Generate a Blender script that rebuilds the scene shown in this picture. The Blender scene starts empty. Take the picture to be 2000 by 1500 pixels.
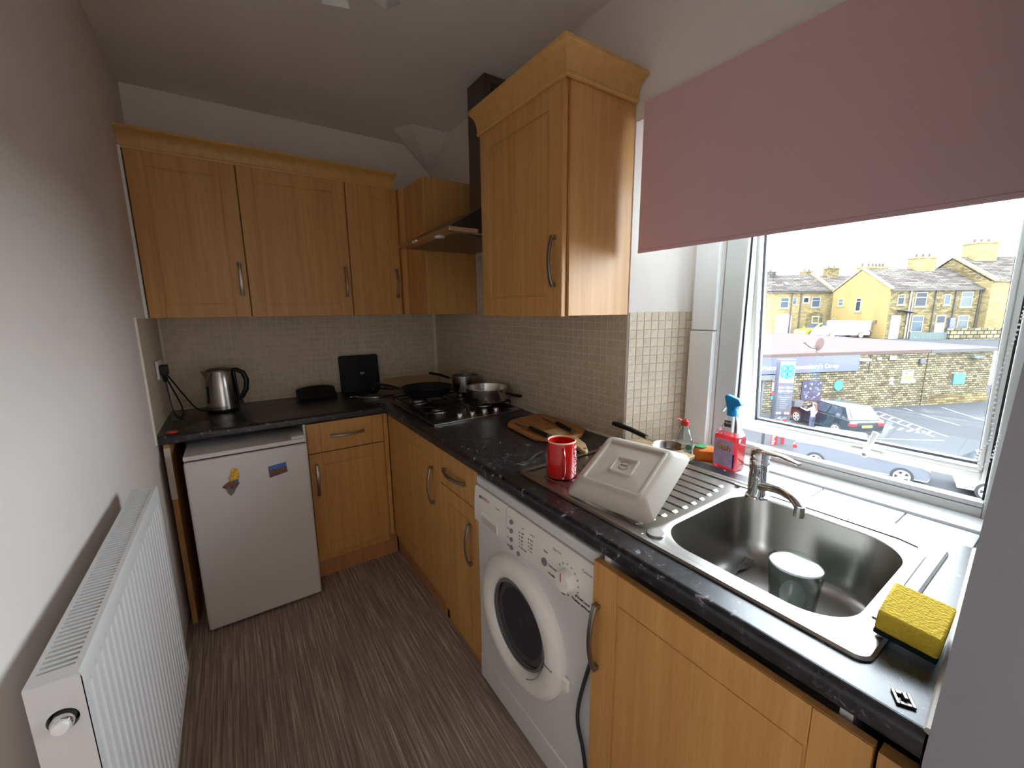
import bpy, bmesh, math, random
from mathutils import Matrix, Vector
random.seed(7)
SC = bpy.context.scene
COL = SC.collection
PI = math.pi

# ------------------------------------------------------------------ camera
CX, CY, CZ = -1.235, -2.8122, 1.4277
YAW, PITCH, ROLL, FPX = .595, .1789, -.01, 801.92
cyw, syw, cp_, sp_ = math.cos(YAW), math.sin(YAW), math.cos(PITCH), math.sin(PITCH)
fwd = Vector((syw * cp_, cyw * cp_, -sp_)); rgt = Vector((cyw, -syw, 0)); up = rgt.cross(fwd)
r2 = math.cos(ROLL) * rgt + math.sin(ROLL) * up
u2 = -math.sin(ROLL) * rgt + math.cos(ROLL) * up
cam = bpy.data.cameras.new('camera'); camo = bpy.data.objects.new('camera', cam); COL.objects.link(camo)
cam.sensor_fit = 'HORIZONTAL'; cam.sensor_width = 36; cam.lens = FPX / 2000 * 36
cam.clip_start = .02; cam.clip_end = 400
camo.matrix_world = Matrix(((r2.x, u2.x, -fwd.x, CX), (r2.y, u2.y, -fwd.y, CY), (r2.z, u2.z, -fwd.z, CZ), (0, 0, 0, 1)))
SC.camera = camo

# ------------------------------------------------------------------ sky, light, exposure
SKY = 2.3
world = bpy.data.worlds.new('world'); SC.world = world; world.use_nodes = True
wn = world.node_tree; wn.nodes.clear()
wo = wn.nodes.new('ShaderNodeOutputWorld'); wb = wn.nodes.new('ShaderNodeBackground')
tc = wn.nodes.new('ShaderNodeTexCoord'); sep = wn.nodes.new('ShaderNodeSeparateXYZ'); rmp = wn.nodes.new('ShaderNodeValToRGB')
wn.links.new(tc.outputs['Generated'], sep.inputs[0]); wn.links.new(sep.outputs['Z'], rmp.inputs[0])
rmp.color_ramp.elements[0].position = 0.0; rmp.color_ramp.elements[0].color = (.86, .93, 1, 1)
rmp.color_ramp.elements[1].position = 1.0; rmp.color_ramp.elements[1].color = (.84, .92, 1, 1)
wn.links.new(rmp.outputs[0], wb.inputs[0]); wb.inputs[1].default_value = SKY
wn.links.new(wb.outputs[0], wo.inputs[0])

def portal(name, loc, rot, sx, sy):
    l = bpy.data.lights.new(name, 'AREA'); l.shape = 'RECTANGLE'; l.size = sx; l.size_y = sy
    l.cycles.is_portal = True
    o = bpy.data.objects.new(name, l); COL.objects.link(o); o.location = loc; o.rotation_euler = rot
    return o
portal('kitchen_window_portal', (.47, -2.35, 1.45), (0, PI / 2, 0), 1.2, .8)
portal('added_rear_fill_portal', (.47, -5.0, 1.50), (0, PI / 2, 0), 1.5, 1.0)  # guides sky light through the unseen rear opening added as fill

vs = SC.view_settings
vs.view_transform = 'Standard'; vs.look = 'None'; vs.gamma = 1; vs.use_curve_mapping = False
vs.exposure = 3.22
try:
    SC.cycles.max_bounces = 10; SC.cycles.diffuse_bounces = 6; SC.cycles.transparent_max_bounces = 16
    SC.cycles.sample_clamp_indirect = 6
    SC.cycles.use_denoising = True
    SC.cycles.caustics_reflective = False; SC.cycles.caustics_refractive = False
except Exception:
    pass

# ------------------------------------------------------------------ materials
def lin(v):
    v /= 255.
    return v / 12.92 if v <= .04045 else ((v + .055) / 1.055) ** 2.4
def rgb(r, g, b): return (lin(r), lin(g), lin(b), 1)
M = {}
def mat(key, col, rough=.5, metal=0., bump=0., bscale=200., var=0., vscale=8., trans=0., ior=1.45, coat=0., stretch=(1, 1, 1), alpha=1., spec=.5, rnd=0.):
    m = bpy.data.materials.new(key); m.use_nodes = True; M[key] = m
    nt = m.node_tree; b = nt.nodes['Principled BSDF']
    b.inputs['Base Color'].default_value = col; b.inputs['Roughness'].default_value = rough
    b.inputs['Metallic'].default_value = metal; b.inputs['IOR'].default_value = ior
    b.inputs['Transmission Weight'].default_value = trans; b.inputs['Coat Weight'].default_value = coat
    b.inputs['Specular IOR Level'].default_value = spec; b.inputs['Alpha'].default_value = alpha
    t = nt.nodes.new('ShaderNodeTexCoord'); mp = nt.nodes.new('ShaderNodeMapping'); mp.inputs['Scale'].default_value = stretch
    nt.links.new(t.outputs['Object'], mp.inputs[0])
    if var or rnd:
        hs = nt.nodes.new('ShaderNodeHueSaturation'); hs.inputs['Color'].default_value = col
        if var:
            n = nt.nodes.new('ShaderNodeTexNoise'); n.inputs['Scale'].default_value = vscale; n.inputs['Detail'].default_value = 5
            nt.links.new(mp.outputs[0], n.inputs['Vector'])
            mr = nt.nodes.new('ShaderNodeMapRange'); mr.inputs['From Min'].default_value = .3; mr.inputs['From Max'].default_value = .7
            mr.inputs['To Min'].default_value = 1 - var; mr.inputs['To Max'].default_value = 1 + var
            nt.links.new(n.outputs[0], mr.inputs[0]); last = mr.outputs[0]
        if rnd:
            oi = nt.nodes.new('ShaderNodeObjectInfo'); ge = nt.nodes.new('ShaderNodeNewGeometry')
            ad = nt.nodes.new('ShaderNodeMath'); nt.links.new(oi.outputs['Random'], ad.inputs[0]); nt.links.new(ge.outputs['Random Per Island'], ad.inputs[1])
            fr = nt.nodes.new('ShaderNodeMath'); fr.operation = 'FRACT'; nt.links.new(ad.outputs[0], fr.inputs[0])
            m2 = nt.nodes.new('ShaderNodeMapRange'); m2.inputs['To Min'].default_value = 1 - rnd; m2.inputs['To Max'].default_value = 1 + rnd
            nt.links.new(fr.outputs[0], m2.inputs[0])
            if var:
                mu = nt.nodes.new('ShaderNodeMath'); mu.operation = 'MULTIPLY'; nt.links.new(last, mu.inputs[0]); nt.links.new(m2.outputs[0], mu.inputs[1]); last = mu.outputs[0]
            else: last = m2.outputs[0]
        nt.links.new(last, hs.inputs['Value']); nt.links.new(hs.outputs[0], b.inputs['Base Color'])
    if bump:
        n2 = nt.nodes.new('ShaderNodeTexNoise'); n2.inputs['Scale'].default_value = bscale; n2.inputs['Detail'].default_value = 4
        nt.links.new(mp.outputs[0], n2.inputs['Vector'])
        bp = nt.nodes.new('ShaderNodeBump'); bp.inputs['Strength'].default_value = bump; bp.inputs['Distance'].default_value = .004
        nt.links.new(n2.outputs[0], bp.inputs['Height']); nt.links.new(bp.outputs[0], b.inputs['Normal'])
    return m

mat('paint', rgb(238, 230, 223), .75, bump=.06, bscale=60, var=.02, vscale=3)
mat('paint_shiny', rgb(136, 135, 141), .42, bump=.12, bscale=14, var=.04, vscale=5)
mat('ceiling', rgb(240, 235, 230), .9, bump=.05, bscale=90, var=.02, vscale=2)
mat('white_gloss', rgb(240, 240, 238), .3)
mat('upvc', rgb(214, 214, 210), .28)
mat('upvc_grey', rgb(96, 98, 104), .5)
mat('white_enamel', rgb(218, 217, 216), .3)
mat('panel_white', rgb(236, 233, 226), .42)
mat('fridge_white', rgb(214, 208, 204), .38, bump=.03, bscale=400)
mat('grout', rgb(232, 224, 206), .85, var=.04, vscale=30)
mat('tile', rgb(212, 196, 170), .45, var=.10, vscale=70, rnd=.06, bump=.08, bscale=120)
mat('sill_tile', rgb(212, 215, 214), .25)
mat('grout_grey', rgb(150, 148, 142), .85)
mat('wood_cut', rgb(196, 146, 92), .7, var=.2, vscale=120)
mat('black_plastic', rgb(18, 18, 20), .38)
mat('black_matt', rgb(16, 17, 20), .65, bump=.05, bscale=300)
mat('dark_gap', rgb(22, 20, 19), .9)
mat('nonstick', rgb(24, 26, 34), .45)
mat('steel', rgb(196, 192, 187), .22, metal=1., bump=.02, bscale=90, stretch=(1, 1, 12))
mat('steel_sink', rgb(176, 173, 168), .30, metal=1., bump=.015, bscale=60, var=.03, vscale=20)
mat('steel_dark', rgb(120, 113, 110), .34, metal=1.)
mat('chrome', rgb(225, 226, 228), .06, metal=1.)
mat('handle_metal', rgb(158, 148, 138), .30, metal=1.)
mat('hob_enamel', rgb(66, 60, 57), .33, metal=.7)
mat('cast_iron', rgb(20, 20, 21), .6, bump=.1, bscale=200)
mat('red_glaze', rgb(205, 26, 24), .14, coat=.6)
mat('cream', rgb(236, 196, 160), .4)
mat('white_print', rgb(245, 245, 245), .5)
mat('red_print', rgb(190, 40, 40), .5)
mat('grey_print', rgb(118, 116, 114), .6)
mat('dark_print', rgb(52, 52, 56), .6)
mat('stoneware', rgb(205, 196, 183), .38)
mat('sponge', rgb(255, 220, 76), .95, bump=.8, bscale=260, var=.08, vscale=160)
mat('scourer', rgb(28, 44, 40), .95, bump=.8, bscale=320)
mat('trigger_blue', rgb(20, 150, 225), .35)
mat('label_purple', rgb(212, 192, 232), .5, var=.25, vscale=40)
mat('label_navy', rgb(44, 42, 92), .5)
mat('label_orange', rgb(248, 160, 40), .5)
mat('label_white', rgb(232, 238, 236), .5)
mat('label_green', rgb(70, 160, 100), .5)
mat('orange_plastic', rgb(245, 140, 40), .4, var=.12, vscale=30)
mat('orange_ring', rgb(226, 82, 28), .4)
mat('bamboo', rgb(188, 128, 74), .5, var=.25, vscale=14, stretch=(6, 1, 6))
mat('bamboo_pale', rgb(222, 190, 140), .5, var=.12, vscale=14, stretch=(6, 1, 6))
mat('tan_board', rgb(196, 170, 132), .6, var=.05)
mat('chipboard', rgb(180, 132, 80), .8, var=.2, vscale=90)
mat('tape', rgb(205, 192, 176), .6)
mat('blind', rgb(222, 184, 188), .9, bump=.05, bscale=700, var=.02, vscale=400)
mat('ceramic_button', rgb(128, 128, 128), .4)
mat('drum', rgb(96, 100, 112), .4, metal=.3)
mat('grey_cable', rgb(44, 46, 52), .5)
mat('silicone', rgb(222, 216, 206), .6)
mat('blue_sticker', rgb(38, 70, 150), .4)
mat('pale_sticker', rgb(196, 190, 200), .4)
mat('skin', rgb(214, 164, 138), .6)
mat('hair', rgb(70, 44, 36), .6)
mat('cloth_white', rgb(236, 236, 240), .8)
mat('cloth_navy', rgb(44, 48, 66), .8)
mat('mag_yellow', rgb(216, 170, 56), .5, var=.4, vscale=120)
mat('mag_brown', rgb(120, 84, 70), .5, var=.5, vscale=150)
mat('mag_blue', rgb(60, 110, 170), .5, var=.3, vscale=90)
mat('mag_sky', rgb(58, 116, 190), .5, var=.2, vscale=60)
# exterior
mat('asphalt', rgb(57, 58, 60), .9, var=.05, vscale=.5, spec=0.)
mat('road_paint', rgb(98, 98, 97), .8, spec=0.)
mat('flat_roof', rgb(82, 66, 64), .9, var=.04, vscale=.3, spec=0.)
mat('roof_edge', rgb(71, 60, 57), .8, spec=0.)
mat('sign_blue', rgb(55, 59, 86), .5)
mat('totem_grey', rgb(57, 59, 68), .5)
mat('totem_white', rgb(87, 87, 95), .5)
mat('teal', rgb(28, 107, 116), .5)
mat('cyan', rgb(34, 95, 116), .5)
mat('poster_navy', rgb(23, 23, 46), .5)
mat('yellow', rgb(143, 124, 37), .5)
mat('render_yellow', rgb(102, 86, 56), .9, var=.10, vscale=.7, stretch=(1, 1, .4), spec=0.)
mat('house_white', rgb(115, 115, 116), .5)
mat('pipe_dark', rgb(37, 34, 34), .6)
mat('dark_glass', rgb(28, 32, 38), .25, spec=.15)
mat('curtain_glass', rgb(60, 66, 66), .25, spec=.15)
mat('sky_glass', rgb(48, 58, 66), .25, spec=.15)
mat('stone_trim', rgb(98, 92, 74), .9, var=.06, vscale=3, spec=0.)
mat('fence_green', rgb(57, 68, 66), .8)
mat('car_navy', rgb(19, 26, 34), .2, coat=.8)
mat('car_silver', rgb(96, 100, 106), .22, metal=.5, coat=.6)
mat('car_white', rgb(159, 161, 163), .25, coat=.6)
mat('car_yellow', rgb(121, 118, 34), .3, coat=.4)
mat('car_glass', rgb(38, 44, 52), .08, spec=.8)
mat('tyre', rgb(24, 24, 26), .8)
mat('alloy', rgb(205, 206, 210), .3, metal=.6)
mat('tail_red', rgb(116, 19, 21), .3)
mat('street_red', rgb(110, 19, 24), .4)
mat('shop_dark', rgb(31, 20, 22), .3, var=.6, vscale=6)
mat('grey_frame', rgb(67, 66, 70), .5)
mat('lamp_grey', rgb(43, 45, 51), .5)
mat('moss', rgb(67, 73, 37), .9, var=.2, vscale=20)

def wood(key, base, dark, scale=1.):
    m = bpy.data.materials.new(key); m.use_nodes = True; M[key] = m; nt = m.node_tree; b = nt.nodes['Principled BSDF']
    t = nt.nodes.new('ShaderNodeTexCoord'); mp = nt.nodes.new('ShaderNodeMapping'); mp.inputs['Scale'].default_value = (scale, scale, scale * .035)
    nt.links.new(t.outputs['Object'], mp.inputs[0])
    n = nt.nodes.new('ShaderNodeTexNoise'); n.inputs['Scale'].default_value = 34; n.inputs['Detail'].default_value = 6; n.inputs['Roughness'].default_value = .65
    nt.links.new(mp.outputs[0], n.inputs['Vector'])
    n2 = nt.nodes.new('ShaderNodeTexNoise'); n2.inputs['Scale'].default_value = 260; n2.inputs['Detail'].default_value = 2
    mp2 = nt.nodes.new('ShaderNodeMapping'); mp2.inputs['Scale'].default_value = (scale, scale, scale * .06); nt.links.new(t.outputs['Object'], mp2.inputs[0]); nt.links.new(mp2.outputs[0], n2.inputs['Vector'])
    r = nt.nodes.new('ShaderNodeValToRGB'); r.color_ramp.elements[0].position = .32; r.color_ramp.elements[0].color = dark
    r.color_ramp.elements[1].position = .66; r.color_ramp.elements[1].color = base
    nt.links.new(n.outputs[0], r.inputs[0])
    mx = nt.nodes.new('ShaderNodeMixRGB'); mx.blend_type = 'MULTIPLY'; mx.inputs[0].default_value = .18
    nt.links.new(r.outputs[0], mx.inputs[1]); nt.links.new(n2.outputs[0], mx.inputs[2]); nt.links.new(mx.outputs[0], b.inputs['Base Color'])
    b.inputs['Roughness'].default_value = .42
    return m
wood('beech', rgb(218, 166, 98), rgb(202, 144, 80))
wood('beech_trim', rgb(222, 174, 104), rgb(212, 160, 92))
wood('plinth_wood', rgb(196, 138, 92), rgb(180, 122, 78))

def worktop_mat():
    m = bpy.data.materials.new('worktop'); m.use_nodes = True; M['worktop'] = m; nt = m.node_tree; b = nt.nodes['Principled BSDF']
    t = nt.nodes.new('ShaderNodeTexCoord')
    n = nt.nodes.new('ShaderNodeTexNoise'); n.inputs['Scale'].default_value = 46; n.inputs['Detail'].default_value = 9; n.inputs['Roughness'].default_value = .62; n.inputs['Distortion'].default_value = .8
    nt.links.new(t.outputs['Object'], n.inputs['Vector'])
    r = nt.nodes.new('ShaderNodeValToRGB'); e = r.color_ramp.elements
    e[0].position = .42; e[0].color = rgb(23, 23, 26); e[1].position = .57; e[1].color = rgb(40, 39, 44)
    x = r.color_ramp.elements.new(.63); x.color = rgb(58, 56, 62); x = r.color_ramp.elements.new(.66); x.color = rgb(150, 148, 154)
    nt.links.new(n.outputs[0], r.inputs[0]); nt.links.new(r.outputs[0], b.inputs['Base Color'])
    n2 = nt.nodes.new('ShaderNodeTexNoise'); n2.inputs['Scale'].default_value = 6; n2.inputs['Detail'].default_value = 3; nt.links.new(t.outputs['Object'], n2.inputs['Vector'])
    mr = nt.nodes.new('ShaderNodeMapRange'); mr.inputs['To Min'].default_value = .22; mr.inputs['To Max'].default_value = .36; b.inputs['Specular IOR Level'].default_value = .6
    nt.links.new(n2.outputs[0], mr.inputs[0]); nt.links.new(mr.outputs[0], b.inputs['Roughness'])
    bp = nt.nodes.new('ShaderNodeBump'); bp.inputs['Strength'].default_value = .035; bp.inputs['Distance'].default_value = .001
    n3 = nt.nodes.new('ShaderNodeTexNoise'); n3.inputs['Scale'].default_value = 220; nt.links.new(t.outputs['Object'], n3.inputs['Vector']); nt.links.new(n3.outputs[0], bp.inputs['Height']); nt.links.new(bp.outputs[0], b.inputs['Normal'])
worktop_mat()

def floor_mat():
    m = bpy.data.materials.new('floor_vinyl'); m.use_nodes = True; M['floor_vinyl'] = m; nt = m.node_tree; b = nt.nodes['Principled BSDF']
    t = nt.nodes.new('ShaderNodeTexCoord'); mp = nt.nodes.new('ShaderNodeMapping'); mp.inputs['Scale'].default_value = (1, .018, 1)
    nt.links.new(t.outputs['Object'], mp.inputs[0])
    n = nt.nodes.new('ShaderNodeTexNoise'); n.inputs['Scale'].default_value = 150; n.inputs['Detail'].default_value = 3; n.inputs['Roughness'].default_value = .75
    nt.links.new(mp.outputs[0], n.inputs['Vector'])
    r = nt.nodes.new('ShaderNodeValToRGB'); e = r.color_ramp.elements
    e[0].position = .36; e[0].color = rgb(120, 105, 96); e[1].position = .52; e[1].color = rgb(158, 141, 129)
    x = r.color_ramp.elements.new(.62); x.color = rgb(190, 173, 156); x = r.color_ramp.elements.new(.70); x.color = rgb(230, 214, 190)
    nt.links.new(n.outputs[0], r.inputs[0]); nt.links.new(r.outputs[0], b.inputs['Base Color']); b.inputs['Roughness'].default_value = .62
floor_mat()

def brick_mat(key, c1, c2, mortar, bw, bh, ms=.02, bump=.4):
    m = bpy.data.materials.new(key); m.use_nodes = True; M[key] = m; nt = m.node_tree; b = nt.nodes['Principled BSDF']; b.inputs['Roughness'].default_value = .92; b.inputs['Specular IOR Level'].default_value = 0
    uv = nt.nodes.new('ShaderNodeUVMap'); br = nt.nodes.new('ShaderNodeTexBrick')
    br.inputs['Color1'].default_value = c1; br.inputs['Color2'].default_value = c2; br.inputs['Mortar'].default_value = mortar
    br.inputs['Scale'].default_value = 1; br.inputs['Brick Width'].default_value = bw; br.inputs['Row Height'].default_value = bh; br.inputs['Mortar Size'].default_value = ms; br.inputs['Bias'].default_value = 0
    nt.links.new(uv.outputs[0], br.inputs['Vector'])
    n = nt.nodes.new('ShaderNodeTexNoise'); n.inputs['Scale'].default_value = 1.1; n.inputs['Detail'].default_value = 6; nt.links.new(uv.outputs[0], n.inputs['Vector'])
    mr = nt.nodes.new('ShaderNodeMapRange'); mr.inputs['To Min'].default_value = .7; mr.inputs['To Max'].default_value = 1.3; nt.links.new(n.outputs[0], mr.inputs[0])
    hs = nt.nodes.new('ShaderNodeHueSaturation'); nt.links.new(br.outputs[0], hs.inputs['Color']); nt.links.new(mr.outputs[0], hs.inputs['Value']); nt.links.new(hs.outputs[0], b.inputs['Base Color'])
    bp = nt.nodes.new('ShaderNodeBump'); bp.inputs['Strength'].default_value = bump; bp.inputs['Distance'].default_value = .02; nt.links.new(br.outputs['Fac'], bp.inputs['Height']); bp.invert = True; nt.links.new(bp.outputs[0], b.inputs['Normal'])
brick_mat('store_brick', rgb(105, 99, 81), rgb(65, 60, 49), rgb(40, 34, 27), .32, .15, .018)
brick_mat('house_stone', rgb(103, 93, 66), rgb(68, 60, 45), rgb(41, 37, 29), .42, .17, .014, .2)
brick_mat('house_stone_pale', rgb(114, 103, 73), rgb(96, 84, 59), rgb(75, 66, 49), .42, .17, .014, .2)
brick_mat('slate', rgb(79, 75, 70), rgb(55, 50, 49), rgb(26, 23, 23), 1.1, .34, .03, .3)
brick_mat('rubble', rgb(121, 113, 87), rgb(69, 64, 51), rgb(40, 36, 29), .7, .4, .05, .5)

def glass_thin(key, tint=(1, 1, 1, 1), gl=.06):
    m = bpy.data.materials.new(key); m.use_nodes = True; M[key] = m; nt = m.node_tree; nt.nodes.clear()
    o = nt.nodes.new('ShaderNodeOutputMaterial'); t = nt.nodes.new('ShaderNodeBsdfTransparent'); t.inputs[0].default_value = tint
    g = nt.nodes.new('ShaderNodeBsdfGlossy'); g.inputs['Roughness'].default_value = .02
    lw = nt.nodes.new('ShaderNodeLayerWeight'); lw.inputs[0].default_value = .25
    mr = nt.nodes.new('ShaderNodeMapRange'); mr.inputs['To Min'].default_value = gl; mr.inputs['To Max'].default_value = .7
    nt.links.new(lw.outputs['Fresnel'], mr.inputs[0])
    mx = nt.nodes.new('ShaderNodeMixShader'); nt.links.new(mr.outputs[0], mx.inputs[0]); nt.links.new(t.outputs[0], mx.inputs[1]); nt.links.new(g.outputs[0], mx.inputs[2]); nt.links.new(mx.outputs[0], o.inputs[0])
glass_thin('pane', (.97, .985, .985, 1), .03)
glass_thin('clear_plastic', (.88, .92, .92, 1), .08)
glass_thin('door_glass', (.62, .65, .70, 1), .12)
glass_thin('thin_glass', (.96, .985, .975, 1), .07)
def cloudy(key, col, tint, tr, tl):
    # cloudy liquid: lets light straight through, scatters some of it
    m = bpy.data.materials.new(key); m.use_nodes = True; M[key] = m; nt = m.node_tree; nt.nodes.clear()
    o = nt.nodes.new('ShaderNodeOutputMaterial'); t = nt.nodes.new('ShaderNodeBsdfTransparent'); t.inputs[0].default_value = tint
    d = nt.nodes.new('ShaderNodeBsdfDiffuse'); d.inputs[0].default_value = col; l = nt.nodes.new('ShaderNodeBsdfTranslucent'); l.inputs[0].default_value = col
    g = nt.nodes.new('ShaderNodeBsdfGlossy'); g.inputs['Roughness'].default_value = .03
    a = nt.nodes.new('ShaderNodeMixShader'); a.inputs[0].default_value = tl; nt.links.new(d.outputs[0], a.inputs[1]); nt.links.new(l.outputs[0], a.inputs[2])
    b = nt.nodes.new('ShaderNodeMixShader'); b.inputs[0].default_value = tr; nt.links.new(a.outputs[0], b.inputs[1]); nt.links.new(t.outputs[0], b.inputs[2])
    f = nt.nodes.new('ShaderNodeFresnel'); f.inputs[0].default_value = 1.33; c = nt.nodes.new('ShaderNodeMixShader'); nt.links.new(f.outputs[0], c.inputs[0]); nt.links.new(b.outputs[0], c.inputs[1]); nt.links.new(g.outputs[0], c.inputs[2]); nt.links.new(c.outputs[0], o.inputs[0])
cloudy('pink_liquid', rgb(255, 104, 118), rgb(255, 120, 130), .35, .6)
cloudy('water', rgb(242, 249, 243), rgb(235, 244, 238), .2, .6)
mat('lid_glass', rgb(70, 66, 60), .1, trans=.6)

# ------------------------------------------------------------------ mesh helpers
ORG = {}
class MB:
    def __init__(s, T=None): s.v = []; s.f = []; s.uv = None; s.T = T or Matrix()
    def add(s, vs, fs):
        n = len(s.v); s.v += [s.T @ Vector(p) for p in vs]; s.f += [tuple(i + n for i in f) for f in fs]; return s
    def box(s, x0, x1, y0, y1, z0, z1):
        return s.add([(x0, y0, z0), (x1, y0, z0), (x1, y1, z0), (x0, y1, z0), (x0, y0, z1), (x1, y0, z1), (x1, y1, z1), (x0, y1, z1)],
                     [(0, 3, 2, 1), (4, 5, 6, 7), (0, 1, 5, 4), (1, 2, 6, 5), (2, 3, 7, 6), (3, 0, 4, 7)])
    def loft(s, rings, cap0=True, cap1=True, closed=True):
        n = len(rings[0]); vs = [p for r in rings for p in r]; fs = []
        for k in range(len(rings) - 1):
            for i in range(n if closed else n - 1):
                j = (i + 1) % n; fs.append((k * n + i, k * n + j, (k + 1) * n + j, (k + 1) * n + i))
        if cap0: fs.append(tuple(range(n)))
        if cap1: fs.append(tuple((len(rings) - 1) * n + i for i in range(n)))
        return s.add(vs, fs)
    def prism(s, poly, axis, a, b):
        def pt(p, t): return (t, p[0], p[1]) if axis == 'x' else ((p[0], t, p[1]) if axis == 'y' else (p[0], p[1], t))
        return s.loft([[pt(p, a) for p in poly], [pt(p, b) for p in poly]])
    def lathe(s, prof, c=(0, 0, 0), seg=32, cap0=True, cap1=True, axis='z', sx=1., sy=1.):
        rs = []
        for r, h in prof:
            ring = []
            for i in range(seg):
                a = 2 * PI * i / seg; p = (r * math.cos(a) * sx, r * math.sin(a) * sy)
                if axis == 'z': ring.append((c[0] + p[0], c[1] + p[1], c[2] + h))
                elif axis == 'x': ring.append((c[0] + h, c[1] + p[0], c[2] + p[1]))
                else: ring.append((c[0] + p[0], c[1] + h, c[2] + p[1]))
            rs.append(ring)
        return s.loft(rs, cap0, cap1)
    def sweep(s, path, sec, cap=True, upv=(0, 0, 1)):
        path = [Vector(p) for p in path]; rings = []; prev = None
        for i, p in enumerate(path):
            t = (path[min(i + 1, len(path) - 1)] - path[max(i - 1, 0)]).normalized()
            if prev is None:
                uu = Vector(upv)
                if abs(uu.dot(t)) > .95: uu = Vector((1, 0, 0)) if abs(t.x) < .9 else Vector((0, 1, 0))
            else: uu = prev
            uu = (uu - t * uu.dot(t)).normalized(); prev = uu; w = t.cross(uu)
            sc = sec(i / (len(path) - 1)) if callable(sec) else sec
            rings.append([p + uu * b + w * a for a, b in sc])
        return s.loft(rings, cap, cap)
    def tube(s, path, r, seg=10):
        if callable(r): return s.sweep(path, lambda t: [(r(t) * math.cos(2 * PI * i / seg), r(t) * math.sin(2 * PI * i / seg)) for i in range(seg)])
        return s.sweep(path, [(r * math.cos(2 * PI * i / seg), r * math.sin(2 * PI * i / seg)) for i in range(seg)])
    def ball(s, c, r, seg=10, sx=1, sy=1, sz=1):
        pr = []
        n = max(4, seg // 2)
        rs = [[(c[0] + sx * r * math.sin(PI * k / n) * math.cos(2 * PI * i / seg), c[1] + sy * r * math.sin(PI * k / n) * math.sin(2 * PI * i / seg), c[2] - sz * r * math.cos(PI * k / n)) for i in range(seg)] for k in range(1, n)]
        return s.loft(rs)
    def build(s, name, m, parent=None, org=None, smooth=False, bevel=0., seg=2, uvs=None):
        if parent is not None: org = ORG[parent.name]
        if org is None:
            xs = [p.x for p in s.v]; ys = [p.y for p in s.v]; zs = [p.z for p in s.v]
            org = Vector(((min(xs) + max(xs)) / 2, (min(ys) + max(ys)) / 2, min(zs)))
        org = Vector(org)
        me = bpy.data.meshes.new(name); me.from_pydata([p - org for p in s.v], [], s.f)
        bm = bmesh.new(); bm.from_mesh(me); bmesh.ops.recalc_face_normals(bm, faces=bm.faces); bm.to_mesh(me); bm.free()
        if uvs:   # planar uv in metres by facing
            lay = me.uv_layers.new(name='UVMap')
            for p in me.polygons:
                nrm = p.normal
                hx = Vector((-nrm.y, nrm.x, 0))
                hx = hx.normalized() if hx.length > .05 else Vector((cyw, -syw, 0))
                vy = nrm.cross(hx).normalized()
                if vy.z < 0: vy = -vy
                for li in p.loop_indices:
                    co = me.vertices[me.loops[li].vertex_index].co + org
                    lay.data[li].uv = (co.dot(hx), co.dot(vy))
        me.materials.append(M[m] if isinstance(m, str) else m)
        o = bpy.data.objects.new(name, me); COL.objects.link(o)
        if parent is not None: o.parent = parent
        else: o.location = org
        ORG[o.name] = org
        if smooth:
            for p in me.polygons: p.use_smooth = True
            try: me.set_sharp_from_angle(angle=math.radians(40))
            except Exception: pass
        if bevel:
            b = o.modifiers.new('bevel', 'BEVEL'); b.width = bevel; b.segments = seg; b.limit_method = 'ANGLE'; b.angle_limit = math.radians(35)
            for p in me.polygons: p.use_smooth = True
            try: me.set_sharp_from_angle(angle=math.radians(60))
            except Exception: pass
            b.harden_normals = False
        return o
def tag(o, label=None, cat=None, group=None, kind=None):
    if label: o['label'] = label
    if cat: o['category'] = cat
    if group: o['group'] = group
    if kind: o['kind'] = kind
    return o
def thing(name, label, cat, org, group=None, kind=None):
    o = bpy.data.objects.new(name, None); COL.objects.link(o); o.location = org; o.empty_display_size = .05
    ORG[o.name] = Vector(org); return tag(o, label, cat, group, kind)
def struct(o, label, cat='room'): return tag(o, label, cat, None, 'structure')
def text(name, body, size, m, parent, T, ext=.0006, align='CENTER', sx=1.):
    c = bpy.data.curves.new(name, 'FONT'); c.body = body; c.size = size; c.extrude = ext; c.align_x = align; c.align_y = 'CENTER'; c.resolution_u = 3
    tmp = bpy.data.objects.new('tmp', c); me = bpy.data.meshes.new_from_object(tmp); bpy.data.objects.remove(tmp)
    me.materials.clear(); me.materials.append(M[m]); o = bpy.data.objects.new(name, me); COL.objects.link(o)
    T = T @ Matrix.Diagonal((sx, 1, 1, 1))
    o.parent = parent; o.matrix_local = Matrix.Translation(-ORG[parent.name]) @ T
    return o
def frame(o, x, y, z=None):   # 4x4 from origin, x axis, y axis
    x = Vector(x).normalized(); y = Vector(y); y = (y - x * x.dot(y)).normalized(); z = x.cross(y); o = Vector(o)
    return Matrix(((x.x, y.x, z.x, o.x), (x.y, y.y, z.y, o.y), (x.z, y.z, z.z, o.z), (0, 0, 0, 1)))
def rr(cx, cy, hx, hy, r, z, n=6):
    out = []
    for sx, sy, a0 in ((1, 1, 0), (-1, 1, PI / 2), (-1, -1, PI), (1, -1, 3 * PI / 2)):
        for k in range(n + 1):
            a = a0 + PI / 2 * k / n
            out.append((cx + sx * (hx - r) + r * math.cos(a), cy + sy * (hy - r) + r * math.sin(a), z))
    return out
def smooth_path(pts, n=5):
    P = [Vector(p) for p in pts]; P = [P[0]] + P + [P[-1]]; out = []
    for i in range(1, len(P) - 2):
        for k in range(n):
            t = k / n; a, b, c, d = P[i - 1], P[i], P[i + 1], P[i + 2]
            out.append(.5 * ((2 * b) + (c - a) * t + (2 * a - 5 * b + 4 * c - d) * t * t + (3 * b - a - 3 * c + d) * t ** 3))
    return out + [P[-2]]
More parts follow.
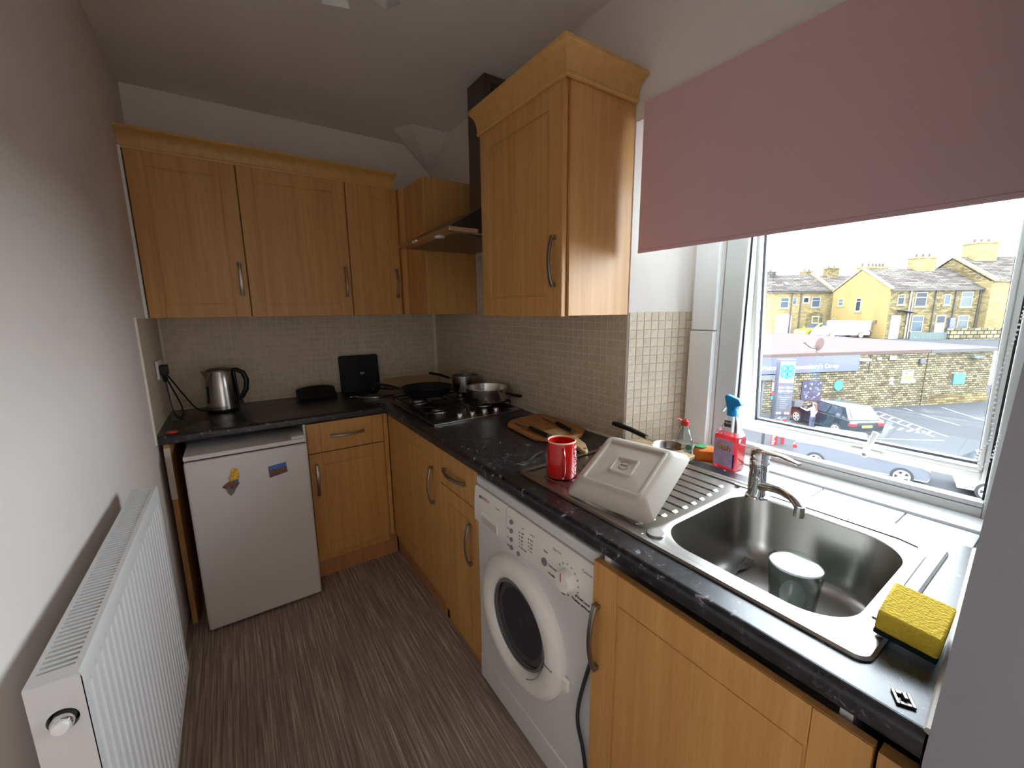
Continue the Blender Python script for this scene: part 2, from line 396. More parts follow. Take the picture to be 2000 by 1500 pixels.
def copy_tree(o, parent=None, M4=None):
    c = o.copy(); COL.objects.link(c)
    if parent is not None: c.parent = parent
    for ch in list(o.children): copy_tree(ch, c)
    ORG[c.name] = ORG.get(o.name, Vector())
    return c

# ------------------------------------------------------------------ dimensions
XL = -1.549; CEIL = 2.5; ZT = .911; ZB = 1.4056; ZTOP = 2.1264
RV = -1.770            # y where the right wall turns into the window recess
LEAN = .0251

# ================================================================== THE ROOM
struct(MB().box(XL - .12, .44, -6.0, .12, -.08, 0).build('floor', 'floor_vinyl', org=(0, 0, 0)), 'grey brown streaky wood effect vinyl floor', 'floor')
struct(MB().box(XL - .12, .44, -6.0, .12, CEIL, CEIL + .1).build('ceiling', 'ceiling', org=(0, 0, CEIL)), 'plain off white plaster ceiling', 'ceiling')
wall_back = struct(MB().box(XL - .12, .44, 0, .12, 0, CEIL).build('wall_back', 'paint', org=(0, 0, 0)), 'far kitchen wall painted white above beige mosaic tiles', 'wall')
wall_left = struct(MB().box(XL - .12, XL, -6.0, 0, 0, CEIL).build('wall_left', 'paint', org=(XL, 0, 0)), 'plain white painted wall behind the radiator', 'wall')
b = MB().prism([(0, 0), (0, RV), (.285, -1.842), (.285, -1.955), (.44, -1.955), (.44, 0)], 'z', 0, CEIL)
b.box(0, .44, -2.80, RV, 2.06, CEIL)
b.prism([(0.005, RV), (.285, -1.842), (.285, -1.955), (.44, -1.955), (.44, -2.70), (.005, -2.72)], 'z', 0, .87)
wall_right = struct(b.build('wall_right', 'paint', org=(0, 0, 0)), 'white wall with splayed window recess above the worktop', 'wall')
def stub(z, x0=-.63):
    s = -max(0, z - ZT) * LEAN
    return [(.44, -2.676 + s, z), (x0, -2.754 + s, z), (x0, -3.7, z), (.44, -3.7, z)]  # unseen far run stretched to keep rear light off the near units
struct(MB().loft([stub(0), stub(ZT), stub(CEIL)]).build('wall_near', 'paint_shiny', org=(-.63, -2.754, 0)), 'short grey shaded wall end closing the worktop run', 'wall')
b = MB().box(.34, .44, -4.5, -3.7, 0, CEIL).box(.34, .44, -6, -5.5, 0, CEIL).box(.34, .44, -5.5, -4.5, 0, .75).box(.34, .44, -5.5, -4.5, 2.25, CEIL).box(XL - .12, .44, -6.1, -6.0, 0, CEIL)  # window opening here is invented, sized to feed fill light into the kitchen
struct(b.build('wall_rear', 'paint', org=(0, -6, 0)), 'plain white walls behind the viewer with a window opening added for fill light', 'wall')
# plaster boxing in the ceiling corner
A_, B_, C_, E_, D_ = (-.30, -.20, CEIL), (-.235, -.317, CEIL), (-.002, -.32, CEIL), (-.171, -.002, CEIL), (-.002, -.02, 2.345)
b = MB().add([A_, B_, C_, E_, D_, (-.002, -.002, CEIL), (-.002, -.002, 2.345)], [(0, 1, 4, 3), (1, 2, 4), (3, 4, 6), (3, 6, 5), (2, 5, 6, 4), (0, 3, 5, 2, 1)])
struct(b.build('trim_1', 'paint'), 'small angled plaster boxing in the ceiling corner above the hood', 'trim')

# ------------------------------------------------------------------ mosaic tiles
PIT = .0330; TS = .0306
def tile_mesh(name, ax, t=.0013):
    h = TS / 2; e = h - .0006
    def q(a, n, z): return (a * ax[0][0] + n * ax[1][0], a * ax[0][1] + n * ax[1][1], z)
    vs = [q(a, 0, z) for a, z in ((-h, -h), (h, -h), (h, h), (-h, h))] + [q(a, t * .7, z) for a, z in ((-h, -h), (h, -h), (h, h), (-h, h))] + [q(a, t, z) for a, z in ((-e, -e), (e, -e), (e, e), (-e, e))]
    fs = []
    for k in range(4):
        j = (k + 1) % 4; fs += [(k, j, 4 + j, 4 + k), (4 + k, 4 + j, 8 + j, 8 + k)]
    fs.append((8, 9, 10, 11))
    me = bpy.data.meshes.new(name); me.from_pydata(vs, [], fs)
    bm = bmesh.new(); bm.from_mesh(me); bmesh.ops.recalc_face_normals(bm, faces=bm.faces)
    nv = Vector((ax[1][0], ax[1][1], 0))
    for f in bm.faces:
        pass
    if max(bm.faces, key=lambda f: f.calc_center_median().dot(nv)).normal.dot(nv) < 0: bmesh.ops.reverse_faces(bm, faces=bm.faces)
    bm.to_mesh(me); bm.free(); me.materials.append(M['tile']); return me, vs, fs
def tiles(parent, o, d, n, cols, rows, nparts, extra=(), t=.0013):
    # o: start point (x, y, z), d: direction along wall, n: outward normal
    d = Vector((d[0], d[1], 0)).normalized(); n = Vector((n[0], n[1], 0)).normalized()
    me, vs, fs = tile_mesh('tile', ((d.x, d.y), (n.x, n.y)), t)
    cells = []
    for (c0, c1, r0, r1) in [(0, cols, 0, rows)] + list(extra):
        for c in range(c0, c1):
            for r in range(r0, r1):
                p = Vector(o) + d * ((c + .5) * PIT + .0006 * (c // 9 % 2) + random.uniform(-.0003, .0003)) + Vector((0, 0, (r + .5) * PIT + random.uniform(-.0003, .0003)))
                v = p - Vector((CX, CY, CZ)); area = abs(v.dot(n)) / v.length ** 3
                cells.append((-area, c, r, p))
    cells.sort(key=lambda q: q[0])
    po = ORG[parent.name]
    for k, (_, c, r, p) in enumerate(cells[:nparts]):
        t = bpy.data.objects.new('tile', me); COL.objects.link(t); t.parent = parent; t.location = p - po
    rest = cells[nparts:]
    if rest:
        b = MB()
        for _, c, r, p in rest: b.add([Vector(q) + p for q in vs], fs)
        tag(b.build('tiles', 'tile', parent), kind='stuff')
G_ = .0012
bk = MB().box(XL, 0, -G_, 0, ZT - .03, ZB + .004).build('grout', 'grout', wall_back)
tiles(wall_back, (XL + .012, -G_, ZT + .0008), (1, 0), (0, -1), 46, 15, 300)
MB().box(-G_, 0, RV + .001, -G_, ZT - .03, ZB + .004).box(-G_, 0, -1.25, -.63, ZB, 1.77).build('grout', 'grout', wall_right)
tiles(wall_right, (-G_, RV + .004, ZT + .0008), (0, 1), (-1, 0), 53, 15, 300, [(16, 34, 15, 25)])
# splayed window reveal
RD = Vector((.285, -.072, 0)).normalized(); RN = Vector((RD.y, -RD.x, 0))
rev = struct(MB(frame((0, RV, 0), RD, RN)).box(0.001, .291, -.001, G_ + .002, .87, ZB + .002).build('wall_reveal', 'grout'), 'brightly lit tiled reveal strip beside the window', 'wall')
tiles(rev, Vector((0, RV, .8855)) + RN * (G_ + .002) + RD * .003, RD, RN, 9, 16, 144, t=.0004)
b = MB(frame((0, RV, 0), RD, RN)).box(.290, .299, -.03, .008, .87, ZB + .004)
b.build('edge_trim', 'white_gloss', rev)
# left wall return
MB().box(XL, XL + G_, -.60, 0, ZT - .01, ZB + .004).box(XL, XL + .007, -.609, -.60, ZT - .03, ZB + .006).build('grout', 'grout', wall_left)
tiles(wall_left, (XL + G_, -.598, ZT + .0008), (0, 1), (1, 0), 18, 15, 0)
# silicone seams
b = MB().prism([(0, ZT), (-.007, ZT), (0, ZT + .007)], 'x', XL, 0); b.T = Matrix()
struct(b.build('trim_2', 'silicone'), 'thin white sealant line along the back worktop', 'trim')
b = MB().prism([(-.003, ZT), (-.011, ZT), (-.003, ZT + .008)], 'y', RV, 0)
struct(b.build('trim_3', 'silicone'), 'thin white sealant line along the side worktop', 'trim')
b = MB().tube([(.03, -2.704, ZT + .002), (-.2, -2.7215, ZT + .002), (-.45, -2.740, ZT + .002), (-.58, -2.7495, ZT + .002)], .005, 6)
struct(b.build('trim_4', 'silicone'), 'rough white sealant line where worktop meets the near wall', 'trim')
# narrow filler between wall cabinets and left wall
b = MB().box(XL, XL + .010, -.335, 0, ZB, ZTOP)
struct(b.build('trim_5', 'white_gloss'), 'thin white filler strip left of the wall cupboards', 'trim')

# white panels flanking the window
pn = thing('reveal_panel', 'tall white board lining the wall between tiled reveal and window frame', 'panel', (.27, -1.905, .886), kind='structure')
MB().box(.262, .285, -1.953, -1.862, 1.345, 2.06).build('panel', 'white_gloss', pn, bevel=.002)
MB().box(.258, .285, -1.953, -1.860, .886, 1.340).build('panel', 'white_gloss', pn, bevel=.002)

# ------------------------------------------------------------------ window sill
sill = thing('window_sill', 'white tiled window sill behind the sink', 'sill', (.17, -2.3, .87), kind='structure')
MB().prism([(.045, -1.785), (.295, -1.85), (.295, -2.69), (.045, -2.70)], 'z', .870, .881).build('grout', 'grout_grey', sill)
jy = [-1.78, -2.0, -2.19, -2.375, -2.560, -2.695]
for k in range(5):
    y0, y1 = jy[k], jy[k + 1]
    MB().box(.042, .196, y1 + .0015, y0 - .0015, .878, .886).build('tile', 'sill_tile', sill, bevel=.0015)
    MB().box(.052, .19, y1 + .0015, y0 - .0015, .872, .8785).build('tile', 'sill_tile', sill)
MB().prism([(.201, -1.82), (.298, -1.846), (.298, -2.69), (.201, -2.692)], 'z', .874, .892).build('board', 'white_gloss', sill, bevel=.002)

# ------------------------------------------------------------------ window
win = thing('window_1', 'white plastic top hung window standing open over the street', 'window', (.335, -2.34, .885), kind='structure')
FY0, FY1 = -1.957, -2.735
b = MB().box(.300, .370, -2.034, FY0, .885, 2.06); b.box(.300, .370, FY1, -2.678, .885, 2.06); b.build('frame_jamb', 'upvc', win, bevel=.004)
b = MB().box(.300, .370, -2.678, -2.034, .885, .920); b.prism([(.300, .920), (.300, .930), (.318, .934), (.330, .922), (.370, .918), (.370, .915), (.3, .915)], 'y', -2.678, -2.034)
b.build('frame_sill', 'upvc', win, bevel=.002)
MB().box(.300, .370, -2.678, -2.034, 2.00, 2.06).build('frame_head', 'upvc', win, bevel=.004)
b = MB().box(.318, .327, -2.040, -2.034, .93, 2.0).box(.318, .327, -2.678, -2.672, .93, 2.0)
b.build('gasket', 'black_plastic', win)
HA = math.radians(5.1)
ST = Matrix.Translation((.335, 0, 2.02)) @ Matrix.Rotation(-HA, 4, 'Y')
SL = 1.078
sb = MB(ST); sy0, sy1 = -1.988, -2.683; st = .042; sr = .030
sb.box(0, .06, sy0 - st, sy0, -SL, 0); sb.box(0, .06, sy1, sy1 + sr, -SL, 0); sb.box(0, .06, sy1 + sr, sy0 - st, -SL, -SL + .028); sb.box(0, .06, sy1 + sr, sy0 - st, -.040, 0)
sash = sb.build('sash', 'upvc', win, bevel=.004)
gb = MB(ST); g0, g1, gz0, gz1 = sy0 - st, sy1 + sr, -SL + .028, -.040
for (a, b_, c, d_) in ((g0 - .013, g0, gz0, gz1), (g1, g1 + .011, gz0, gz1), (g1, g0, gz0, gz0 + .013), (g1, g0, gz1 - .013, gz1)):
    gb.prism([(a, c), (b_, c), (b_, d_), (a, d_)], 'x', -.006, .022)
gb.build('bead', 'upvc', sash, bevel=.004)
gb = MB(ST)
for (a, b_, c, d_) in ((g0 - .021, g0 - .012, gz0 + .01, gz1), (g1 + .009, g1 + .015, gz0 + .01, gz1), (g1 + .01, g0 - .012, gz0 + .012, gz0 + .020)):
    gb.prism([(a, c), (b_, c), (b_, d_), (a, d_)], 'x', .024, .042)
gb.build('spacer', 'upvc_grey', sash)
MB(ST).box(.032, .036, g1, g0, gz0, gz1).build('pane', 'pane', sash)
hb = MB(ST); hy = -2.405; hz = -SL + .016
hb.loft([rr(hy, hz, .040, .010, .0099, 0, 6), rr(hy, hz, .040, .010, .0099, 1, 6)]) if 0 else None
hb.loft([[(-.001, p[0], p[1]) for p in rr(hy, hz, .042, .0105, .0104, 0)], [(-.010, p[0], p[1]) for p in rr(hy, hz, .039, .008, .0079, 0)]])
hb.lathe([(.011, -.010), (.011, -.024), (.009, -.028)], (0, hy, hz), 16, axis='x')
hb.build('handle_base', 'panel_white', sash, smooth=True)
hb = MB(ST); hb.sweep([(-.022, hy, hz), (-.030, hy - .004, hz + .015), (-.034, hy - .014, hz + .045), (-.032, hy - .024, hz + .082)], lambda t: [(.0085 * math.cos(2 * PI * i / 12), .005 * math.sin(2 * PI * i / 12)) for i in range(12)], upv=(1, 0, 0))
hb.build('handle_lever', 'panel_white', sash, smooth=True)
MB(ST).lathe([(.005, -.029), (.005, -.0305)], (0, hy, hz), 12, axis='x').build('key_lock', 'steel_dark', sash)

# ------------------------------------------------------------------ roller blind
bl = thing('roller_blind', 'dusky pink roller blind pulled half down over the window', 'blind', (-.02, -2.28, 1.62))
by0, by1, bx = -1.818, -2.752, -.018
rings = []
for z in (2.098, 1.9, 1.75, 1.66, 1.622):
    rings.append([(bx - .002 - .004 * (2.1 - z), by0, z), (bx - .0025 - .004 * (2.1 - z), by1, z), (bx - .004 * (2.1 - z), by1, z), (bx - .0005 - .004 * (2.1 - z), by0, z)])
MB().loft(rings).build('fabric', 'blind', bl)
MB().loft([[(x + .0035 + (.0015 if i > 1 else 0), y - .001 * (i in (0, 3)) + .001 * (i in (1, 2)), z) for i, (x, y, z) in enumerate(r)] for r in rings[1:]]).build('white_backing', 'label_white', bl)
MB().box(bx - .0065, bx + .0015, by1, by0, 1.618, 1.630).build('bottom_bar', 'blind', bl, bevel=.002)
MB().lathe([(.0145, by1 + .005), (.0145, by0 - .004)], (bx + .0165 - .0165, 0, 2.083), 20, axis='y').build('roller_tube', 'blind', bl, smooth=True) if 0 else None
b = MB().box(-.022, -.0005, by0 + .0005, by0 + .006, 2.055, 2.095); b.build('bracket', 'white_gloss', bl, bevel=.003)
b = MB().box(-.016, -.001, by1 + .01, by0 - .01, 2.068, 2.094); b.build('roller_tube', 'blind', bl, bevel=.006)
cb = MB()
bead = MB().ball((0, 0, 0), .0031, 6)
key = smooth_path([(.225, -2.690, 1.50), (.225, -2.684, 1.397), (.225, -2.677, 1.33), (.225, -2.669, 1.262), (.225, -2.671, 1.19), (.225, -2.675, 1.118), (.225, -2.665, 1.088), (.225, -2.660, 1.065), (.225, -2.671, 1.043), (.225, -2.683, 1.075), (.225, -2.688, 1.13)], 12)
pts = [key[0]]
for q in key:
    if (q - pts[-1]).length > .0075: pts.append(q)
for p in pts:
    n = len(cb.v); cb.v += [q + Vector(p) for q in bead.v]; cb.f += [tuple(i + n for i in f) for f in bead.f]
tag(cb.build('bead_chain', 'white_gloss', bl), kind='stuff')

# ================================================================== CABINETS
def FB(x0, y, z0): return Matrix(((1, 0, 0, x0), (0, -1, 0, y), (0, 0, 1, z0), (0, 0, 0, 1)))      # front facing -Y
def FR(x, y0, z0): return Matrix(((0, -1, 0, x), (-1, 0, 0, y0), (0, 0, 1, z0), (0, 0, 0, 1)))     # front facing -X, local x runs towards the viewer
def panel_door(parent, T, w, h, name='door', t=.019, bd=.062, m='beech'):
    b = MB(T); b.box(0, w, 0, t - .0035, 0, h)
    f0, f1, g, g2 = t - .0036, t, .0009, .0060
    b.box(0, bd, f0, f1, 0, h); b.box(w - bd, w, f0, f1, 0, h)
    b.box(bd + g, w - bd - g, f0, f1, 0, bd); b.box(bd + g, w - bd - g, f0, f1, h - bd, h)
    if h > .25: b.box(bd + g2, w - bd - g2, f0, f1 - .0012, bd + g2, h - bd - g2)
    else: b.box(bd + g2, w - bd - g2, f0, f1 - .0002, bd + .001, h - bd - .001)
    return b.build(name, m, parent, bevel=.0013)
def drawer_front(parent, T, w, h, t=.019, bd=.062):
    b = MB(T); b.box(0, w, 0, t - .0035, 0, h)
    f0 = t - .0036
    b.box(0, bd, f0, t, 0, h).box(w - bd, w, f0, t, 0, h).box(bd + .0012, w - bd - .0012, f0, t, 0, h)
    return b.build('drawer', 'beech', parent, bevel=.0013)
def bow_handle(parent, T, p, L=.160, vert=True, t=.019):
    b = MB(T); n = 12; path = []
    for k in range(n + 1):
        s = k / n; out = t + .012 + .016 * math.sin(PI * s) ** .8
        path.append((p[0], out, p[1] + L * s) if vert else (p[0] + L * s, out, p[1]))
    hw = .0078
    b.sweep(path, [(-hw, -.003), (hw, -.003), (hw * .75, .003), (-hw * .75, .003)], upv=(0, 1, 0))
    for s in (.02, .98):
        q = (p[0], p[1] + L * s) if vert else (p[0] + L * s, p[1])
        if vert: b.box(q[0] - hw, q[0] + hw, t - .0005, t + .015, q[1] - .006, q[1] + .006)
        else: b.box(q[0] - .006, q[0] + .006, t - .0005, t + .015, q[1] - hw, q[1] + hw)
    return b.build('handle', 'handle_metal', parent, smooth=True, bevel=.0012)
DH = ZTOP - ZB
def wall_unit_back(x0, x1, label, hx, end=None):
    t = thing('wall_cupboard', label, 'cupboard', ((x0 + x1) / 2, -.16, ZB), 'wall cupboards on the far wall')
    MB().box(x0, x1, -.308, -.0052, ZB + .002, ZTOP).build('body', 'beech', t, bevel=.001)
    T = FB(x0 + .0025, -.3085, ZB); w = x1 - x0 - .005
    d = panel_door(t, T, w, DH - .006)
    bow_handle(d, T, (hx - x0 - .0025, .105))
    return t
wall_unit_back(XL + .012, -1.1385, 'wide wall cupboard next to the left wall on the far side', -1.168)
wall_unit_back(-1.1375, -.6425, 'widest wall cupboard in the middle of the far row', -.672)
wall_unit_back(-.6415, -.352, 'narrow wall cupboard at the corner end of the far row', -.381)
# corner unit on the side wall
t = thing('wall_cupboard', 'slim corner wall cupboard beside the extractor hood without a cornice', 'cupboard', (-.15, -.48, ZB))
MB().box(-.300, -.0052, -.630, -.312, ZB + .002, ZTOP).build('body', 'beech', t, bevel=.001)
panel_door(t, FR(-.301, -.352, ZB), .277, DH - .004, bd=.05)
MB().box(-.349, -.301, -.351, -.3085, ZB, ZTOP - .003).build('filler_post', 'beech', t, bevel=.001)
b = MB(); b.box(-.13, -.06, -.55, -.50, ZTOP, ZTOP + .012); b.box(-.105, -.075, -.535, -.51, ZTOP + .012, ZTOP + .020); b.build('hinge_block', 'black_plastic', t)
# big unit near the window
t = thing('wall_cupboard', 'tall single wall cupboard with cornice standing right beside the window', 'cupboard', (-.15, -1.51, ZB))
MB().box(-.299, -.0052, -1.7685, -1.250, ZB, ZTOP + .01).build('body', 'beech', t, bevel=.001)
T = FR(-.3045, -1.252, ZB - .002)
d = panel_door(t, T, .508, DH - .004, bd=.07)
bow_handle(d, T, (.472, .10))
def cornice_profile(z0): return [(0, z0), (.009, z0), (.011, z0 + .004), (.011, z0 + .010), (.008, z0 + .013), (.0095, z0 + .026), (.0130, z0 + .040), (.020, z0 + .053), (.031, z0 + .063), (.044, z0 + .069), (.048, z0 + .073), (.048, z0 + .082), (0, z0 + .082)]
cz = ZTOP - .012
b = MB()
ch = [[( -.322 - p, -1.244 + .0, z) for p, z in cornice_profile(cz)], [(-.322 - p, -1.772 - p, z) for p, z in cornice_profile(cz)], [(-.006, -1.772 - p, z) for p, z in cornice_profile(cz)]]
b.loft(ch); b.build('cornice', 'beech_trim', t, smooth=True)
t = thing('cornice_moulding', 'long beech cornice running above the far wall cupboards', 'cornice', (-.95, -.33, ZTOP))
b = MB(); b.loft([[(XL + .002, -.322 - p, z) for p, z in cornice_profile(cz + .004)], [(-.372 + p * .3, -.322 - p, z) for p, z in cornice_profile(cz + .004)]])
b.build('moulding', 'beech_trim', t, smooth=True)
MB().box(-.3718, -.3705, -.371, -.3215, cz + .004, cz + .086).build('end_cap', 'beech_trim', t) if 0 else None

# ------------------------------------------------------------------ worktop
wt = thing('worktop', 'L shaped black speckled laminate worktop with rounded edge', 'worktop', (-.3, -1.4, ZT - .038))
WR, WB = -.5885, -.5905; z0 = ZT - .038
b = MB()
def edge_prof(s): # outward, z  (front 30 mm)
    pr = [(0, z0)]
    for k in range(6): a = -PI / 2 + PI / 2 * k / 5; pr.append((.03 - .008 + .008 * math.cos(a), z0 + .008 + .008 * math.sin(a)))
    for k in range(8): a = PI / 2 * k / 7; pr.append((.03 - .014 + .014 * math.cos(a), ZT - .014 + .014 * math.sin(a)))
    pr.append((0, ZT)); return pr
pr = edge_prof(0)
b.box(XL + .001, -.0052, WB + .03, -.0052, z0, ZT)
b.loft([[(XL + .001, WB + .03 - p, z) for p, z in pr], [(WR + .03 - p, WB + .03 - p, z) for p, z in pr], [(WR + .03 - p, -2.748, z) for p, z in pr]])
HX0, HX1, HY0, HY1 = -.478, -.075, -2.640, -2.262     # bowl hole
b.box(WR + .03, -.0052, RV, WB + .03, z0, ZT)
b.box(WR + .03, .040, HY1, RV - .0005, z0, ZT)
b.box(WR + .03, HX0, HY0, HY1, z0, ZT); b.box(HX1, .040, HY0, HY1, z0, ZT)
b.prism([(WR + .03, HY0), (.040, HY0), (.040, -2.706), (WR + .03, -2.7485)], 'z', z0, ZT)
b.build('top', 'worktop', wt)
MB().box(XL + .0005, XL + .022, WB - .002, WB + .02, z0 - .004, ZT - .006).build('end_strip', 'white_gloss', wt) if 0 else None

# ------------------------------------------------------------------ base units
ZD0, ZD1 = .140, .868
t = thing('base_unit', 'beech base unit with one drawer between fridge and corner', 'base unit', (-.78, -.3, 0))
MB().box(-.978, -.592, -.560, -.02, .10, z0 - .001).build('body', 'beech', t)
T = FB(-.977, -.561, .713); d = drawer_front(t, T, .384, ZD1 - .713); bow_handle(d, T, (.112, .080), L=.165, vert=False)
T = FB(-.977, -.561, ZD0); d = panel_door(t, T, .384, .708 - ZD0); bow_handle(d, T, (.030, .345), L=.165)
MB().box(-.978, -.5445, -.546, -.530, 0, .138).build('plinth', 'plinth_wood', t)
MB().box(-.990, -.979, -.566, -.02, 0, z0 - .001).build('side_edge', 'white_gloss', t)
t = thing('base_unit', 'beech corner base unit with one tall door under the hob', 'base unit', (-.3, -.93, 0))
MB().box(-.548, -.01, -1.277, -.592, .10, z0 - .032).build('body', 'beech', t)
MB().box(-.566, -.548, -.668, -.5905, ZD0, ZD1).build('filler_post', 'beech', t, bevel=.001)
MB().box(-.5905, -.5665, -.5795, -.5620, ZD0, ZD1).build('filler_post', 'beech', t, bevel=.001)
T = FR(-.549, -.671, ZD0); d = panel_door(t, T, .604, ZD1 - ZD0, bd=.07); bow_handle(d, T, (.525, .445), L=.165)
MB().box(-.536, -.520, -1.277, -.5465, 0, .138).build('plinth', 'plinth_wood', t)
t = thing('base_unit', 'narrow beech base unit with drawer and door beside the washing machine', 'base unit', (-.3, -1.43, 0))
MB().box(-.548, -.01, -1.588, -1.2785, .10, z0 - .001).build('body', 'beech', t)
T = FR(-.549, -1.2795, .713); d = drawer_front(t, T, .308, ZD1 - .713); bow_handle(d, T, (.050, .070), L=.18, vert=False)
T = FR(-.549, -1.2795, ZD0 - .06); d = panel_door(t, T, .308, .708 - ZD0 + .06); bow_handle(d, T, (.262, .39), L=.165)
MB().box(-.536, -.520, -1.588, -1.2785, 0, .078).build('plinth', 'plinth_wood', t)
MB().box(-.5705, -.5686, -1.318, -1.300, .081, .120).build('chipped_corner', 'dark_gap', t)
# sink unit
t = thing('sink_unit', 'beech sink base unit with one wide door by the near wall', 'base unit', (-.3, -2.45, 0))
b = MB().box(-.566, -.02, -2.225, -2.206, .10, .872).box(-.560, -.02, -2.676, -2.660, .10, .872).box(-.56, -.02, -2.66, -2.225, .10, .118).box(-.03, -.02, -2.66, -2.225, .118, .70)
b.build('body', 'white_gloss', t)
T = FR(-.569, -2.192, ZD0); d = panel_door(t, T, .514, ZD1 - ZD0 - .02, bd=.07); bow_handle(d, T, (.018, .43), L=.172)
MB().box(-.586, -.562, -2.7465, -2.7105, 0.02, ZD1 - .022).build('filler_strip', 'beech', t, bevel=.001)
MB().box(-.536, -.520, -2.74, -2.195, 0, .095).build('plinth', 'plinth_wood', t)
# end panel left of the fridge
t = thing('end_panel', 'raw edged chipboard panel between left wall and fridge', 'panel', (-1.52, -.3, 0))
MB().box(-1.530, -1.510, -.575, -.02, 0, z0 - .001).build('board', 'chipboard', t)
MB().box(-1.5312, -1.5092, -.5762, -.5745, .62, .855).build('tape', 'tape', t)

# ------------------------------------------------------------------ fridge
fx0, fx1, fy, fz = -1.462, -.9935, -.698, .834
t = thing('fridge', 'white under counter fridge standing left of the drawer unit', 'fridge', (-1.23, -.4, 0))
MB().box(fx0 + .004, fx1 - .004, fy + .058, -.06, .012, fz - .022).build('body', 'fridge_white', t, bevel=.004)
MB().box(fx0, fx1, fy, fy + .052, .012, fz - .026).build('door', 'fridge_white', t, bevel=.010, seg=3)
MB().box(fx0 + .001, fx1 - .001, fy + .006, -.06, fz - .020, fz).build('top', 'fridge_white', t, bevel=.004)
MB().box(fx0 + .006, fx1 - .006, fy + .02, fy + .06, fz - .03, fz - .018).build('seal', 'dark_gap', t)
MB().box(fx1 - .062, fx1 - .004, fy + .012, fy + .075, fz, fz + .014).build('hinge_cover', 'fridge_white', t, bevel=.003)
for k in range(4):
    MB().lathe([(.016, 0), (.016, .014)], ((fx0 + .05, fx1 - .05)[k % 2], (fy + .09, -.12)[k // 2], 0), 12).build('foot', 'black_plastic', t)
# magnets on the fridge door
yf = fy - .0008
mg = thing('fridge_magnet', 'irregular cut out souvenir magnet in yellow and brown', 'magnet', (-1.245, yf, .70))
def flat(parent, name, m, pts, th, y=yf):
    MB().prism(pts, 'y', y, y - th).build(name, m, parent)
def pq(px, py, y=-.70):   # pixel of the photo to the fridge door plane
    v = rgt * 0 + Vector(); d = (r2 * ((px - 1000) / FPX) + u2 * ((750 - py) / FPX) + fwd); k = (y - CY) / d.y
    return (CX + d.x * k, CZ + d.z * k)
flat(mg, 'top_piece', 'mag_yellow', [pq(*q) for q in ((451, 918), (457, 914), (464, 917), (468, 930), (463, 936), (449, 940), (447, 934), (452, 926))], .004)
flat(mg, 'middle_piece', 'mag_brown', [pq(*q) for q in ((449, 940), (463, 936), (468, 943), (461, 954), (443, 955), (434, 952), (441, 945))], .004)
flat(mg, 'lower_piece', 'grey_print', [pq(*q) for q in ((443, 955), (461, 954), (458, 962), (452, 968), (446, 963))], .003)
flat(mg, 'blue_patch', 'mag_blue', [pq(*q) for q in ((459, 937), (466, 935), (466, 941), (460, 943))], .0048)
mg = thing('fridge_magnet', 'rectangular photo magnet of a town under blue sky', 'magnet', (-1.09, yf, .71))
flat(mg, 'photo', 'mag_brown', [pq(*q) for q in ((524, 912), (558, 902), (562, 921), (527, 933))], .003)
flat(mg, 'sky_strip', 'mag_sky', [pq(*q) for q in ((524.5, 912), (557.5, 902.3), (559.5, 909), (526, 918))], .0035)

# ------------------------------------------------------------------ washing machine
wx, wy0, wy1 = -.565, -1.590, -2.186
t = thing('washing_machine', 'white front loading washing machine under the worktop', 'washing machine', (-.33, -1.94, 0))
MB().box(wx, -.05, wy1, wy0, .02, .805).build('body', 'white_enamel', t, bevel=.006, seg=3)
MB().box(wx - .002, -.05, wy1, wy0, .816, .850).build('lid', 'white_enamel', t, bevel=.006, seg=3)
MB().box(wx + .004, -.06, wy1 + .004, wy0 - .004, .804, .817).build('seam', 'grey_print', t)
def WF(dx, y, z): return (wx - dx, y, z)
cpz0, cpz1 = .672, .813
prof = [(wx + .01, cpz0 + .002), (wx - .002, cpz0), (wx - .012, cpz0 + .012), (wx - .013, cpz0 + .06), (wx - .008, cpz1 - .01), (wx - .003, cpz1), (wx + .01, cpz1)]
pan = MB().prism(prof, 'y', wy0 - .208, wy1 + .001).build('control_panel', 'panel_white', t, smooth=True)
dr = MB().prism([(p[0], p[1]) for p in prof], 'y', wy0 - .001, wy0 - .205).build('detergent_drawer', 'panel_white', t, smooth=True)
b = MB(); b.prism([(wx - .0135, .690), (wx - .0165, .700), (wx - .0165, .728), (wx - .0125, .738), (wx - .006, .728), (wx - .006, .700)], 'y', wy0 - .055, wy0 - .158); b.build('pull_recess', 'panel_white', dr)
b = MB(); b.box(wx - .0172, wx - .0160, wy0 - .156, wy0 - .06, .697, .722); b.build('pull_shade', 'tape', dr)
TW = lambda y, z, dx=.0132: frame((wx - dx, y, z), (0, -1, 0), (0, 0, 1))
TWP = lambda y, z: frame((wx - .0128 + max(0, (z - .74)) * .085, y, z), (0, -1, 0), (.07, 0, 1))
text('lettering', 'BOSCH', .0155, 'red_print', dr, TWP(-1.665, .784))
b = MB().lathe([(.0065, -.0128), (.0065, -.0134)], (wx, -1.634, .785), 14, axis='x'); b.build('emblem', 'grey_print', dr)
text('lettering', 'Classixx', .008, 'dark_print', dr, TWP(-1.745, .783))
def button(y, z, r):
    c = wx - .0118
    MB().lathe([(r, 0.002), (r, -.004), (r * .8, -.005)], (c, y, z), 16, axis='x').build('button', 'ceramic_button', pan, smooth=True)
for k, (y, z) in enumerate(((-1.830, .777), (-1.830, .747), (-1.830, .718), (-1.830, .690), (-1.868, .689))): button(y, z, .0072)
button(-1.995, .731, .0115)
for k in range(5): MB().box(wx - .0137, wx - .0125, -1.8745, -1.8715, .762 - k * .0118, .765 - k * .0118).build('lamp', 'dark_print', pan)
